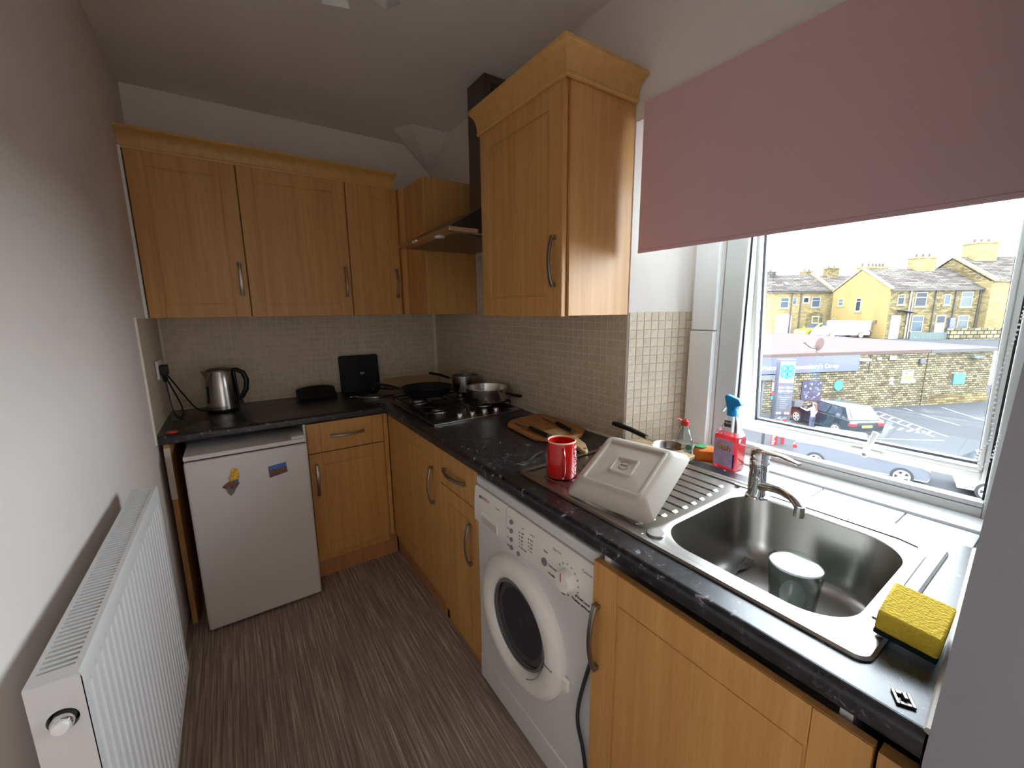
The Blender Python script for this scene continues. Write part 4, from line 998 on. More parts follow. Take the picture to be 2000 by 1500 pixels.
# ------------------------------------------------------------------ hob
hx0, hx1, hy0, hy1 = -.522, -.014, -.512, -1.122
hb = thing('gas_hob', 'stainless four burner gas hob with black pan supports', 'hob', (-.268, -.817, ZT))
MB().box(hx0, hx1, hy1, hy0, ZT + .0005, ZT + .007).build('plate', 'steel_dark', hb, bevel=.003)
MB().box(hx0 + .015, hx1 - .015, -1.055, hy0 - .015, ZT + .0065, ZT + .0080).build('well', 'hob_enamel', hb, bevel=.004)
MB().box(hx0 + .003, hx1 - .002, hy1 - .0015, hy1 + .0045, ZT + .001, ZT + .0078).build('front_trim', 'steel', hb, bevel=.001)
zbm = ZT + .008
for (x, y, r) in ((-.400, -.645, .045), (-.400, -.915, .034), (-.142, -.925, .034), (-.135, -.640, .028)):
    u = MB().lathe([(r * 1.25, 0), (r * 1.2, .006), (r, .008), (r, .018), (r * .95, .019)], (x, y, zbm), 28).build('burner', 'steel', hb, smooth=True)
    MB().lathe([(r * .92, .019), (r * .92, .025), (r * .6, .027), (.004, .0275)], (x, y, zbm), 28).build('burner_cap', 'cast_iron', u, smooth=True)
for gx in (-.400, -.138):
    b = MB(); zz = ZT + .040; w2, y0g, y1g = .108, -.535, -1.010
    def bar(p, q, r=.0038): b.tube([p, q], r, 6)
    cs = [(gx - w2, y0g), (gx + w2, y0g), (gx + w2, y1g), (gx - w2, y1g)]
    for k in range(4): bar((*cs[k], zz - .006), (*cs[(k + 1) % 4], zz - .006))
    for k in range(4): bar((*cs[k], zbm), (*cs[k], zz - .004))
    bar((gx - w2, (y0g + y1g) / 2, zz - .006), (gx + w2, (y0g + y1g) / 2, zz - .006))
    for yc in (-.645, -.915):
        for dx, dy in ((1, 0), (-1, 0), (0, 1), (0, -1)):
            ex_, ey_ = (gx + dx * w2, yc) if dx else (gx, yc + dy * .110)
            bar((ex_, ey_, zz), (gx + dx * .032, yc + dy * .032, zz), .0042); 
    b.build('pan_support', 'cast_iron', hb)
for x in (-.372, -.304, -.236, -.168):
    k = MB().lathe([(.0175, 0), (.0175, .003), (.0155, .004), (.0150, .022), (.0135, .024), (.003, .0242)], (x, -1.089, ZT + .0072), 24).build('knob', 'steel', hb, smooth=True)
    MB().box(x - .0012, x + .0012, -1.089, -1.076, ZT + .0312, ZT + .0320).build('marker', 'dark_print', k)
MB().box(-.118, -.080, -1.10, -1.066, ZT + .0071, ZT + .0076).build('sticker', 'blue_sticker', hb)
MB().box(-.078, -.034, -1.108, -1.06, ZT + .0071, ZT + .0076).build('sticker', 'pale_sticker', hb)

ZG = ZT + .0446
def pan(name, label, c, r, h, m, hdir, hlen, hz, hm='black_plastic', rim=None, rb=.82, sub=True):
    c = Vector((*c, ZG)); t = thing(name, label, 'pan', c)
    b = MB().lathe([(r * rb * .9, 0), (r * rb, .002), (r * (rb * .4 + .6), h * .5), (r, h)], c, 44, cap1=False)
    b.lathe([(r, h), (r - .0025, h), (r * (rb * .4 + .6) - .003, h * .5), (r * rb - .004, .004), (.01, .0035)], c, 44, cap0=False)
    b.build('body', m, t, smooth=True)
    if rim: MB().lathe([(r - .003, h - .001), (r - .001, h + .0015), (r + .003, h + .001), (r + .003, h - .001)], c, 44, False, False).build('rim', rim, t, smooth=True)
    d = Vector((hdir[0], hdir[1], 0)).normalized()
    a = c + d * (r * .97) + Vector((0, 0, h * .72))
    MB().sweep([a, a + d * hlen * .22 + Vector((0, 0, hz * .15))], [(.007, -.0025), (.007, .0025), (-.007, .0025), (-.007, -.0025)]).build('handle_bracket', rim or m, t)
    MB().sweep([a + d * hlen * .16 + Vector((0, 0, hz * .12)), a + d * hlen * .55 + Vector((0, 0, hz * .7)), a + d * hlen + Vector((0, 0, hz))], lambda s: [((.010 + .003 * s) * math.cos(2 * PI * i / 12), (.007 + .001 * s) * math.sin(2 * PI * i / 12)) for i in range(12)]).build('handle', hm, t, smooth=True)
    return t
pan('frying_pan', 'black non stick frying pan on the back left burner', (-.340, -.625), .145, .046, 'nonstick', (-1, .62), .15, .030, rb=.80)
pan('saucepan', 'small steel saucepan with dark handle near the tiled corner', (-.108, -.648), .080, .092, 'steel', (-.80, .95), .155, .030, rim='steel', rb=.97)
pan('saute_pan', 'wide polished steel pan on the burner by the wall', (-.140, -.958), .114, .070, 'steel', (.34, -1), .11, -.006, rim='steel', rb=.90)

# tan board leaning on the far wall
TB_ = Matrix.Translation((-.225, -.105, ZT + .001)) @ Matrix.Rotation(math.radians(28), 4, 'X')
b = MB(TB_); b.loft([[(x, y, z) for x, y, _ in rr(0, .055, .20, .055, .05, 0)] for z in (0, .010)]); 
tag(b.build('serving_board', 'tan_board', bevel=.003), 'pale tan serving board leaning against the far wall behind the pans', 'board')
# glass lid
lc = Vector((-.535, -.235, ZT + .001))
ld_ = thing('glass_pan_lid', 'dark glass pan lid with steel rim lying on the worktop', 'lid', lc)
MB().lathe([(.118, .004), (.116, .008), (.09, .018), (.05, .026), (.01, .029)], lc, 44, cap0=False).build('glass', 'lid_glass', ld_, smooth=True)
MB().lathe([(.116, .002), (.119, .0), (.122, .002), (.122, .009), (.119, .011), (.115, .009)], lc, 44, False, False).build('rim', 'steel', ld_, smooth=True)
MB().lathe([(.008, .028), (.008, .036), (.022, .040), (.024, .048), (.018, .054), (.004, .055)], lc, 24).build('knob', 'black_plastic', ld_, smooth=True)
MB().sweep([lc + Vector((-.119, -.03, .006)), lc + Vector((-.142, -.036, .010)), lc + Vector((-.150, -.030, .010))], [(-.006, -.002), (.006, -.002), (.006, .002), (-.006, .002)]).build('hook', 'steel', ld_)

# ------------------------------------------------------------------ bag, pouch, kettle
bg = thing('gift_box', 'square black box standing against the far tiles', 'box', (-.567, -.055, ZT))
TBX = Matrix.Translation((-.567, -.070, ZT + .001)) @ Matrix.Rotation(math.radians(-7), 4, 'X') @ Matrix.Rotation(math.radians(3), 4, 'Z')
b = MB(TBX); b.loft([[(x, yy, z) for x, z, _ in rr(0, .118, .120, .118, .012, 0)] for yy in (-.012, .038)]); b.build('box', 'black_matt', bg, bevel=.003)
text('lettering', 'A|X', .018, 'white_print', bg, TBX @ frame((.008, -.0126, .118), (1, 0, 0), (0, 0, 1)), ext=.0002)
po = thing('fabric_pouch', 'soft dark folded pouch lying on the far worktop', 'pouch', (-.85, -.12, ZT))
rings = []
for k in range(13):
    x = -.954 + .212 * k / 12; s = math.sin(PI * k / 12) ** .10 if 0 < k < 12 else .80; w = .004 * math.sin(k * 1.9)
    rings.append([(x, -.185 + w, ZT + .001), (x, -.190 + w, ZT + .020 * s), (x, -.165 + w, ZT + .036 * s + .003 * math.sin(k * 1.3)), (x, -.128 + w, ZT + .045 * s), (x, -.112 + w, ZT + .070 * s + .004 * math.sin(k * .8)), (x, -.090 + w, ZT + .073 * s), (x, -.080, ZT + .05 * s), (x, -.078, ZT + .001)])
MB().loft(rings).build('pouch', 'black_matt', po, smooth=True)
MB().sweep([(-.94 + .19 * k / 8, -.1885, ZT + .022 + .004 * math.cos(k)) for k in range(9)], [(-.0025, -.001), (.0025, -.001), (.0025, .001), (-.0025, .001)]).build('seam_band', 'black_plastic', po)

kc = Vector((-1.312, -.158, ZT + .001))
kt = thing('electric_kettle', 'brushed steel electric kettle with black handle on the far worktop', 'kettle', kc)
MB().lathe([(.068, 0), (.072, .003), (.072, .012), (.066, .018)], kc, 36).build('base', 'black_plastic', kt, smooth=True)
MB().lathe([(.0735, .0145), (.0735, .030), (.070, .031)], kc, 40, False, True).build('band', 'steel', kt, smooth=True)
MB().lathe([(.072, .024), (.0715, .034), (.066, .13), (.0605, .208), (.058, .214)], kc, 44).build('body', 'steel', kt, smooth=True)
MB().lathe([(.058, .213), (.056, .221), (.040, .228), (.006, .230)], kc, 36).build('lid', 'steel_dark', kt, smooth=True)
b = MB(); b.add([kc + Vector(p) for p in ((-.045, -.022, .216), (-.045, .022, .216), (-.079, -.004, .216), (-.079, .004, .216), (-.052, -.018, .165), (-.052, .018, .165), (-.064, 0, .175))], [(0, 2, 3, 1), (0, 4, 6, 2), (1, 3, 6, 5), (2, 6, 3), (4, 5, 6), (0, 1, 5, 4)]); b.build('spout', 'steel', kt)
MB().sweep([kc + Vector(p) for p in ((.045, 0, .212), (.075, -.004, .214), (.104, -.008, .196), (.117, -.010, .155), (.110, -.010, .105), (.090, -.008, .068), (.068, -.006, .052))], lambda t: [((.011 + .002 * math.sin(PI * t)) * math.cos(2 * PI * i / 12), (.010 + .003 * math.sin(PI * t)) * math.sin(2 * PI * i / 12)) for i in range(12)], upv=(0, 1, 0)).build('handle', 'black_plastic', kt, smooth=True)
MB().sweep([kc + Vector(p) for p in ((.0655, -.004, .215), (.0690, -.004, .13), (.0735, -.004, .04))], [(-.020, -.003), (.020, -.003), (.016, .006), (-.016, .006)], upv=(1, 0, 0)).build('handle_mount', 'black_plastic', kt, smooth=True)
MB().box(kc.x + .066, kc.x + .092, kc.y - .02, kc.y + .01, kc.z + .030, kc.z + .046).build('switch', 'black_plastic', kt, bevel=.003)
MB().box(-.001, .001, -.004, .004, 0, .07) if 0 else None
TG = Matrix.Translation(kc) @ Matrix.Rotation(math.radians(-150), 4, 'Z')
MB(TG).prism([(.0715, .05), (.0665, .14), (.0675, .14), (.0725, .05)], 'y', -.007, .007).build('water_gauge', 'black_plastic', kt)
MB().tube(smooth_path([kc + Vector(p) for p in ((-.068, .01, .006), (-.10, .03, .006), (-.13, .05, .03), (-.155, .055, .075), (-.175, .04, .12), (-.185, .015, .15), (-.195, -.03, .185), (-.203, -.07, .215))]), .0035, 8).build('flex', 'black_plastic', kt, smooth=True)
# socket and plug
so = thing('wall_socket', 'white double wall socket on the left tiled return', 'socket', (XL + .005, -.245, 1.17))
MB().box(XL + .0042, XL + .014, -.320, -.174, 1.120, 1.208).build('plate', 'white_gloss', so, bevel=.003)
for y in (-.215, -.28): MB().box(XL + .0138, XL + .0165, y - .008, y + .008, 1.185, 1.200).build('switch', 'white_gloss', so, bevel=.001)
pl = thing('mains_plug', 'black plug in the socket with looped flex hanging below', 'plug', (XL + .035, -.275, 1.14))
b = MB(); b.loft([[(XL + .0145 + d, y, z) for y, z in ((-.302, 1.138), (-.250, 1.138), (-.250, 1.186), (-.302, 1.186))] for d in (0, .030)]); b.loft([[(XL + .020 + d, y, z) for y, z in ((-.288, 1.105), (-.264, 1.105), (-.258, 1.139), (-.294, 1.139))] for d in (0, .018)])
b.build('plug_body', 'black_plastic', pl, bevel=.004)
MB().tube(smooth_path([(XL + .029, -.276, 1.107), (XL + .034, -.280, 1.03), (XL + .040, -.285, .965), (XL + .050, -.270, .924), (XL + .062, -.235, .917), (XL + .068, -.20, .930), (XL + .064, -.19, .97), (XL + .05, -.205, 1.03), (XL + .036, -.235, 1.09), (XL + .030, -.250, 1.118)]), .0035, 8).build('flex', 'black_plastic', pl, smooth=True)

# ------------------------------------------------------------------ extractor hood
hd_ = thing('extractor_hood', 'stainless chimney extractor hood over the hob', 'extractor hood', (-.2, -.935, 1.745))
cx0, cy0_, cy1_ = -.465, -.636, -1.236; zl0, zl1 = 1.745, 1.763
b = MB(); b.box(cx0, -.006, cy1_, cy0_, zl0, zl1); lip = b.build('lip', 'steel', hd_, bevel=.0015)
px0, py0, py1 = -.150, -.842, -1.006
b = MB(); b.loft([[(cx0 + .003, cy0_ - .003, zl1), (-.006, cy0_ - .003, zl1), (-.006, cy1_ + .003, zl1), (cx0 + .003, cy1_ + .003, zl1)], [(px0, py0, 1.93), (-.006, py0, 1.93), (-.006, py1, 1.93), (px0, py1, 1.93)]]); b.build('canopy', 'steel_dark', hd_)
ch_ = MB().box(px0, -.006, py1, py0, 1.925, CEIL - .002).build('chimney', 'steel_dark', hd_, bevel=.001)
gv = MB()
for k in range(5): 
    for j in range(7): gv.box(px0 + .035 + k * .012, px0 + .043 + k * .012, py1 - .0006, py1 + .001, 2.40 + j * .010, 2.406 + j * .010)
tag(gv.build('vent_slots', 'dark_gap', ch_), kind='stuff')
for k in range(4): MB().lathe([(.005, 0), (.005, -.003)], (cx0, -.83 - .017 * k, (zl0 + zl1) / 2), 10, axis='x').build('push_button', 'chrome', lip)
MB().box(cx0 + .05, -.06, cy1_ + .05, (cy0_ + cy1_) / 2 - .003, zl0 - .003, zl0 + .002).build('filter', 'steel_dark', hd_, bevel=.001)
MB().box(cx0 + .05, -.06, (cy0_ + cy1_) / 2 + .003, cy0_ - .05, zl0 - .003, zl0 + .002).build('filter', 'steel_dark', hd_, bevel=.001)
MB().lathe([(.022, 0), (.022, -.004), (.018, -.005)], (cx0 + .028, -1.08, zl0), 16).build('lamp', 'white_gloss', hd_)

# ------------------------------------------------------------------ radiator
rx0, rx1, ry0, ry1, rz0, rz1 = -1.512, -1.457, -2.075, -1.330, .335, .945
rd = thing('radiator', 'white panel radiator on the left wall', 'radiator', (-1.485, -1.7, rz0))
b = MB(); nr = 23; prof_ = []
yy0, yy1 = ry0 + .020, ry1 - .020; pw = (yy1 - yy0) / nr
prof_.append((ry0 + .001, rx1)); 
for k in range(nr):
    y = yy0 + k * pw
    prof_ += [(y, rx1), (y + pw * .14, rx1 - .007), (y + pw * .30, rx1 - .007), (y + pw * .44, rx1)]
prof_.append((ry1 - .001, rx1))
n_ = len(prof_)
def prow(z, flatr=False): return [((rx1 if flatr else x), y, z) for y, x in prof_]
rows = [[(x - .0024, y, z) for x, y, z in prow(rz1 - .0012, True)], [(x - .0012, y, z) for x, y, z in prow(rz1 - .004, True)], prow(rz1 - .010, True), prow(rz1 - .036, True), prow(rz1 - .046), prow(rz0 + .046), prow(rz0 + .036, True), prow(rz0 + .006, True), [(x - .008, y, z) for x, y, z in prow(rz0, True)]]
b.loft(rows, False, False, closed=False); b.build('front_panel', 'white_enamel', rd, smooth=True)
MB().box(rx0, rx0 + .012, ry0 + .002, ry1 - .002, rz0 + .01, rz1 - .006).build('back_panel', 'white_enamel', rd, bevel=.003)
MB().box(rx0 + .012, rx1 - .012, ry0 + .02, ry1 - .02, rz0 + .03, rz1 - .05).build('convector', 'dark_gap', rd)
# end plate with a hole for the valve
vy, vz, vr = (rx0 + rx1) / 2 + .002, .882, .0165
e0 = [(vy + vr * math.cos(2 * PI * i / 24), ry0, vz + vr * math.sin(2 * PI * i / 24)) for i in range(24)]
def sq(i):
    a = 2 * PI * i / 24; c_, s_ = math.cos(a), math.sin(a); k = 1e9
    if c_ > 1e-6: k = min(k, (rx1 - .001 - vy) / c_)
    if c_ < -1e-6: k = min(k, (rx0 - vy) / c_)
    if s_ > 1e-6: k = min(k, (rz1 - .001 - vz) / s_)
    if s_ < -1e-6: k = min(k, (vz - .83) / -s_)
    return (vy + c_ * k, ry0, vz + s_ * k)
o_ = [sq(i) for i in range(24)]
for c_ in ((rx1 - .001, ry0, rz1 - .001), (rx0, ry0, rz1 - .001), (rx0, ry0, .83), (rx1 - .001, ry0, .83)):
    i = min(range(24), key=lambda k: (o_[k][0] - c_[0]) ** 2 + (o_[k][2] - c_[2]) ** 2); o_[i] = c_
b = MB(); b.loft([e0, o_], False, False); b.loft([e0, [(x, y + .012, z) for x, y, z in e0]], False, False)
b.add([(rx0, ry0, .83), (rx1 - .001, ry0, .83), (rx1 - .001, ry0, rz0 + .01), (rx0, ry0, rz0 + .01)], [(0, 1, 2, 3)])
b.build('end_cover', 'white_enamel', rd)
MB().box(rx0, rx1 - .001, ry1 - .002, ry1, rz0 + .01, rz1 - .001).build('end_cover', 'white_enamel', rd)
MB().lathe([(.0125, .012), (.0125, -.006), (.0105, -.010), (.006, -.0105)], (vy, ry0, vz - .001), 20, axis='y').build('end_plug', 'chrome', rd, smooth=True)
MB().lathe([(.0085, -.010), (.0085, -.0155), (.004, -.016)], (vy, ry0, vz - .001), 16, axis='y').build('bleed_cap', 'white_gloss', rd, smooth=True)
# top grille
MB().box(rx0 + .0004, rx0 + .006, ry0 + .0225, ry1 - .0155, rz1 - .004, rz1 - .0002).build('grille_edge', 'white_enamel', rd); MB().box(rx1 - .010, rx1 - .0025, ry0 + .0225, ry1 - .0155, rz1 - .004, rz1 - .0002).build('grille_edge', 'white_enamel', rd)
MB().box(rx0 + .0004, rx1 - .0025, ry0 + .0006, ry0 + .022, rz1 - .005, rz1).build('grille_edge', 'white_enamel', rd); MB().box(rx0 + .0004, rx1 - .0025, ry1 - .015, ry1 - .0025, rz1 - .005, rz1).build('grille_edge', 'white_enamel', rd)
ng = 62; gp = (ry1 - ry0 - .037) / ng; bar0 = None
for k in range(ng):
    y = ry0 + .022 + (k + .45) * gp
    if bar0 is None:
        bar0 = MB().box(rx0 + .005, rx1 - .009, y, y + gp * .55, rz1 - .0035, rz1 - .0005).build('grille_bar', 'white_enamel', rd); yb = y
    else:
        c = bar0.copy(); COL.objects.link(c); c.parent = rd; c.location = (0, y - yb, 0)
for y in (-1.95, -1.46):
    MB().box(XL, rx0 + .002, y - .012, y + .012, rz0 + .10, rz1 - .10).build('wall_bracket', 'white_enamel', rd)

# ------------------------------------------------------------------ ceiling light
cl = thing('ceiling_spotlight', 'chrome ceiling light with clear square glass shades', 'ceiling light', (-.80, -1.58, CEIL))
MB().lathe([(.06, -.0005), (.06, -.012), (.05, -.022), (.006, -.024)], (-.80, -1.62, CEIL), 28).build('ceiling_plate', 'chrome', cl, smooth=True)
for k, (x, y) in enumerate(((-.872, -1.345), (-.748, -1.425))):
    MB().tube([(-.80, -1.62, CEIL - .02), ((x - .80) / 2, (y - 1.62) / 2, CEIL - .035), (x, y, CEIL - .05)], .006, 8).build('arm', 'chrome', cl, smooth=True)
    b = MB(); T_ = Matrix.Translation((x, y, CEIL - .06)) @ Matrix.Rotation(.5 * k - .3, 4, 'Z') @ Matrix.Rotation(.25, 4, 'X'); b.T = T_
    def sqr(h, z): return [(-h, -h, z), (h, -h, z), (h, h, z), (-h, h, z)]
    b.loft([sqr(.022, 0), sqr(.042, -.085), sqr(.039, -.085), sqr(.019, -.002)], True, True); b.build('shade', 'thin_glass', cl)
    MB(T_).lathe([(.014, .012), (.014, -.03), (.01, -.035)], (0, 0, 0), 14).build('lamp_holder', 'chrome', cl, smooth=True)

# ================================================================== OUTSIDE
EX = Matrix(((cyw, syw, 0, CX), (-syw, cyw, 0, CY), (0, 0, 1, 0), (0, 0, 0, 1)))    # street frame: u along the terraces, w away from the window
GZ = -5.2
def EP(u, w, z): return EX @ Vector((u, w, z))
def outb(name, m, parent, *boxes, **kw):
    b = MB(EX)
    for q in boxes: b.box(*q)
    return b.build(name, m, parent, uvs=kw.pop('uvs', True), **kw)
struct(outb('ground_car_park', 'asphalt', None, (2, 70, -5, 34, GZ - .3, GZ), uvs=False), 'grey tarmac car park and street outside', 'ground')
struct(outb('ground_yard', 'asphalt', None, (33.8, 90, 40, 95, -2.6, -2.1), uvs=False), 'raised yard in front of the stone terraces', 'ground')

# --- shop
A2 = Vector((23.35, 26.40)); B2 = Vector((32.91, 27.97)); e2 = (B2 - A2).normalized(); n2 = Vector((e2.y, -e2.x))   # n2 faces the viewer
SWM = EX @ Matrix(((e2.x, -n2.x, 0, A2.x), (e2.y, -n2.y, 0, A2.y), (0, 0, 1, 0), (0, 0, 0, 1)))    # local x along wall, y into the shop
ZR = -1.46
shop = thing('shop_building', 'single storey brick shop with flat pink roof across the car park', 'building', EP(24, 30, GZ))
MB(SWM).box(-16, 4.34, 0, .3, GZ, ZR - .12).build('brick_wall', 'store_brick', shop, uvs=True)
MB(SWM).box(4.34, 4.9, -.06, .3, GZ, ZR - .12).build('brick_pier', 'store_brick', shop, uvs=True)
MB(SWM).box(4.9, 9.9, .04, .3, GZ, ZR - .12).build('brick_wall', 'store_brick', shop, uvs=True)
MB(SWM).box(4.9, 9.9, -.05, .05, GZ, GZ + .62).build('wall_footing', 'house_stone', shop, uvs=True)
MB(SWM).box(9.6, 9.9, .3, 19.5, GZ, ZR - .12).build('side_wall', 'store_brick', shop, uvs=True)
MB(SWM).box(-16, 9.95, .02, 19.0, ZR - .12, ZR).build('flat_roof', 'flat_roof', shop)
MB(SWM).box(-16, 4.4, -.10, .02, ZR - .18, ZR + .03).build('roof_edge', 'roof_edge', shop)
MB(SWM).box(4.4, 10.0, -.12, .02, ZR - .20, ZR + .03).build('roof_edge', 'pipe_dark', shop)
MB(SWM).box(9.85, 10.0, .02, 19.0, ZR - .10, ZR + .05).build('roof_edge', 'grey_frame', shop)
MB(SWM).box(-6, 2.6, 16.2, 18.8, ZR, ZR + .42).build('roof_upstand', 'flat_roof', shop)
MB(SWM).box(-6, 2.6, 16.15, 16.2, ZR, ZR + .40).build('upstand_face', 'roof_edge', shop)
MB(SWM).box(-6, .2, 17, 18.8, ZR + .42, ZR + .75).build('roof_upstand', 'roof_edge', shop)
fas = MB(SWM).box(-16, -1.15, -.16, -.02, -2.64, ZR - .16).build('fascia_sign', 'sign_blue', shop)
TS_ = lambda x, z, d=.165: SWM @ frame((x, -d, z), (1, 0, 0), (0, 0, 1))
text('lettering', "Welcome to Queensbury's Co-op", .40, 'white_print', fas, TS_(-5.45, -2.27), ext=.01)
MB(SWM).box(-16, -7.35, -.45, -.02, -2.95, -2.70).build('shutter_box', 'grey_frame', shop)
MB(SWM).box(-7.95, -7.80, -.10, -.01, GZ, -2.95).build('door_post', 'grey_frame', shop)
MB(SWM).box(-16, -7.95, -.03, -.01, GZ, -2.95).build('shop_window', 'shop_dark', shop)
for k in range(6): MB(SWM).box(-9.4 - k * 1.1, -9.33 - k * 1.1, -.06, -.03, GZ, -2.95).build('mullion', 'white_print', shop)
MB(SWM).box(-16, -8, -.06, -.03, -4.0, -3.92).build('transom', 'white_print', shop)
# wall fittings
MB(SWM).box(-5.05, -3.60, -.06, -.005, -4.50, -3.20).build('window_poster', 'poster_navy', shop)
for k in range(26):
    x, z = random.uniform(-4.95, -3.7), random.uniform(-4.4, -3.3); r = random.choice((.05, .07, .09))
    T_ = SWM @ frame((x, -.062, z), (1, 0, 0), (0, 0, 1)); MB(T_).lathe([(r, 0), (r, .006)], (0, 0, 0), 8, sy=random.uniform(.5, 1)).build('poster_spot', random.choice(('totem_white', 'sign_blue', 'totem_white')), shop)
T_ = SWM @ frame((-2.34, -.01, -3.58), (1, 0, 0), (0, 0, 1)); MB(T_).lathe([(.33, 0), (.33, .04)], (0, 0, 0), 24).build('round_sign', 'teal', shop)
MB(SWM).box(2.52, 3.36, -.04, -.005, -3.42, -2.74).build('notice', 'label_white', shop); MB(SWM).box(2.55, 3.33, -.05, -.04, -3.40, -3.16).build('notice_band', 'yellow', shop); MB(SWM).box(2.58, 3.30, -.05, -.04, -2.86, -2.78).build('notice_band', 'label_navy', shop)
T_ = SWM @ frame((2.78, -.041, -2.98), (1, 0, 0), (0, 0, 1)); MB(T_).lathe([(.07, 0), (.07, .01)], (0, 0, 0), 12).build('notice_badge', 'label_navy', shop)
MB(SWM).box(2.48, 3.62, -.04, -.005, -3.62, -3.44).build('notice', 'label_white', shop)
MB(SWM).box(6.76, 7.72, -.03, .035, -3.88, -3.13).build('square_sign', 'cyan', shop)
T_ = SWM @ frame((7.3, -.031, -3.32), (1, 0, 0), (0, 0, 1)); MB(T_).lathe([(.13, 0), (.13, .01)], (0, 0, 0), 14).build('sign_badge', 'teal', shop)
MB(SWM).box(1.25, 1.75, -.14, -.005, -2.05, -1.78).build('alarm_box', 'house_white', shop, bevel=.05)
MB(SWM).box(.28, .50, -.18, -.005, -2.0, -1.84).build('camera', 'house_white', shop, bevel=.03)
MB(SWM).box(3.62, 3.98, -.16, -.005, -2.32, -2.02).build('flood_lamp', 'lamp_grey', shop, bevel=.02)
MB(SWM).box(7.9, 8.7, -.22, .035, -2.08, -1.94).build('flood_lamp', 'fence_green', shop)
MB(SWM).box(-1.05, -.45, -.30, -.005, -2.02, -1.90).build('flood_lamp', 'label_white', shop)
MB(SWM).tube([(-.15, -.03, ZR - .2), (-.17, -.03, -2.9)], .035, 6).build('down_pipe', 'roof_edge', shop)
for (x, w_, m_) in ((-7.2, .55, 'grey_print'),): MB(SWM).box(x, x + w_, -.03, -.004, -3.75, -3.20).build('wall_notice', m_, shop)
MB(SWM).box(-7.2, -6.65, -.03, -.004, -4.02, -3.86).build('wall_notice', 'red_print', shop); MB(SWM).box(-7.2, -6.75, -.03, -.004, -4.30, -4.06).build('wall_notice', 'cyan', shop)
MB(SWM).box(-5.9, -5.3, -.5, -.01, GZ, -4.35).build('bin', 'grey_frame', shop)
# satellite dish on the roof
sdn = thing('roof_aerial', 'small dark satellite dish arm standing on the shop roof', 'aerial', EX @ Vector((19.9, 26.6, ZR)))
TQ = SWM @ Matrix.Translation((-3.9, .35, ZR))
MB(TQ).tube([(0, 0, 0), (0, 0, .45)], .03, 6).build('mast', 'pipe_dark', sdn); MB(TQ).tube([(0, 0, .25), (-.45, 0, .32), (-.95, -.05, .62)], .028, 6).build('feed_arm', 'pipe_dark', sdn); MB(TQ).box(-1.03, -.92, -.1, 0, .58, .70).build('feed', 'pipe_dark', sdn)
MB(TQ @ Matrix.Rotation(.25, 4, 'Y')).lathe([(.42, 0), (.40, .03), (.2, .06)], (.02, 0, .55), 20, axis='x', sx=.7).build('reflector', 'roof_edge', sdn)

# --- totem sign
tt = thing('totem_sign', 'tall grey shop totem sign with turquoise logo in the car park', 'sign', EP(15.4, 22.8, GZ))
TT = EX @ Matrix.Translation((15.38, 22.75, 0)) @ Matrix.Rotation(math.radians(-10), 4, 'Z')
MB(TT).box(-.42, .42, -.10, .28, GZ, -1.45).build('post', 'totem_grey', tt)
MB(TT).box(-.46, .46, -.14, .30, GZ, GZ + .22).build('base', 'teal', tt)
for (z0_, z1_, m_) in ((-2.78, -1.55, 'totem_white'), (-3.40, -2.84, 'totem_grey'), (-4.62, -3.46, 'totem_grey'), (-4.95, -4.68, 'totem_grey')): MB(TT).box(-.38, .38, -.13, -.10, z0_, z1_).build('panel', m_, tt)
TTT = lambda x, z: TT @ frame((x, -.135, z), (1, 0, 0), (0, 0, 1))
lg = MB(TTT(0, -2.1))
for cx_, cz_ in ((-.15, .17), (.15, .17), (-.15, -.15), (.15, -.15)):
    R_ = []
    for rr_, h_ in ((.20, 0), (.20, .03), (.075, .03), (.075, 0)): R_.append([(cx_ + rr_ * math.cos(2 * PI * i / 20), cz_ + rr_ * math.sin(2 * PI * i / 20), h_) for i in range(20)])
    lg.loft(R_, False, False)
lg.box(-.20, -.10, -.44, -.25, 0, .03) if 0 else None
lg.box(-.03, .06, -.44, -.20, 0, .03)
lg.build('logo', 'teal', tt)
for k, s_ in enumerate(('6am - 10pm', '7am - 10pm')): text('lettering', s_, .15, 'white_print', tt, TTT(0, -3.02 - .2 * k), ext=.004)
for k in range(6): MB(TT).box(-.22, .22 - .05 * (k % 3), -.136, -.13, -3.62 - k * .12, -3.58 - k * .12).build('print_line', 'totem_white', tt)
for k in range(5): MB(TTT(-.30 + .14 * k, -4.50)).lathe([(.06, 0), (.06, .006)], (0, 0, 0), 12).build('symbol', 'label_white' if k != 2 else 'totem_grey', tt)
MB(TTT(.12, -4.81)).lathe([(.11, 0), (.11, .006)], (0, 0, 0), 16).build('symbol', 'cyan', tt); text('lettering', '<', .32, 'white_print', tt, TTT(-.16, -4.81), ext=.004)

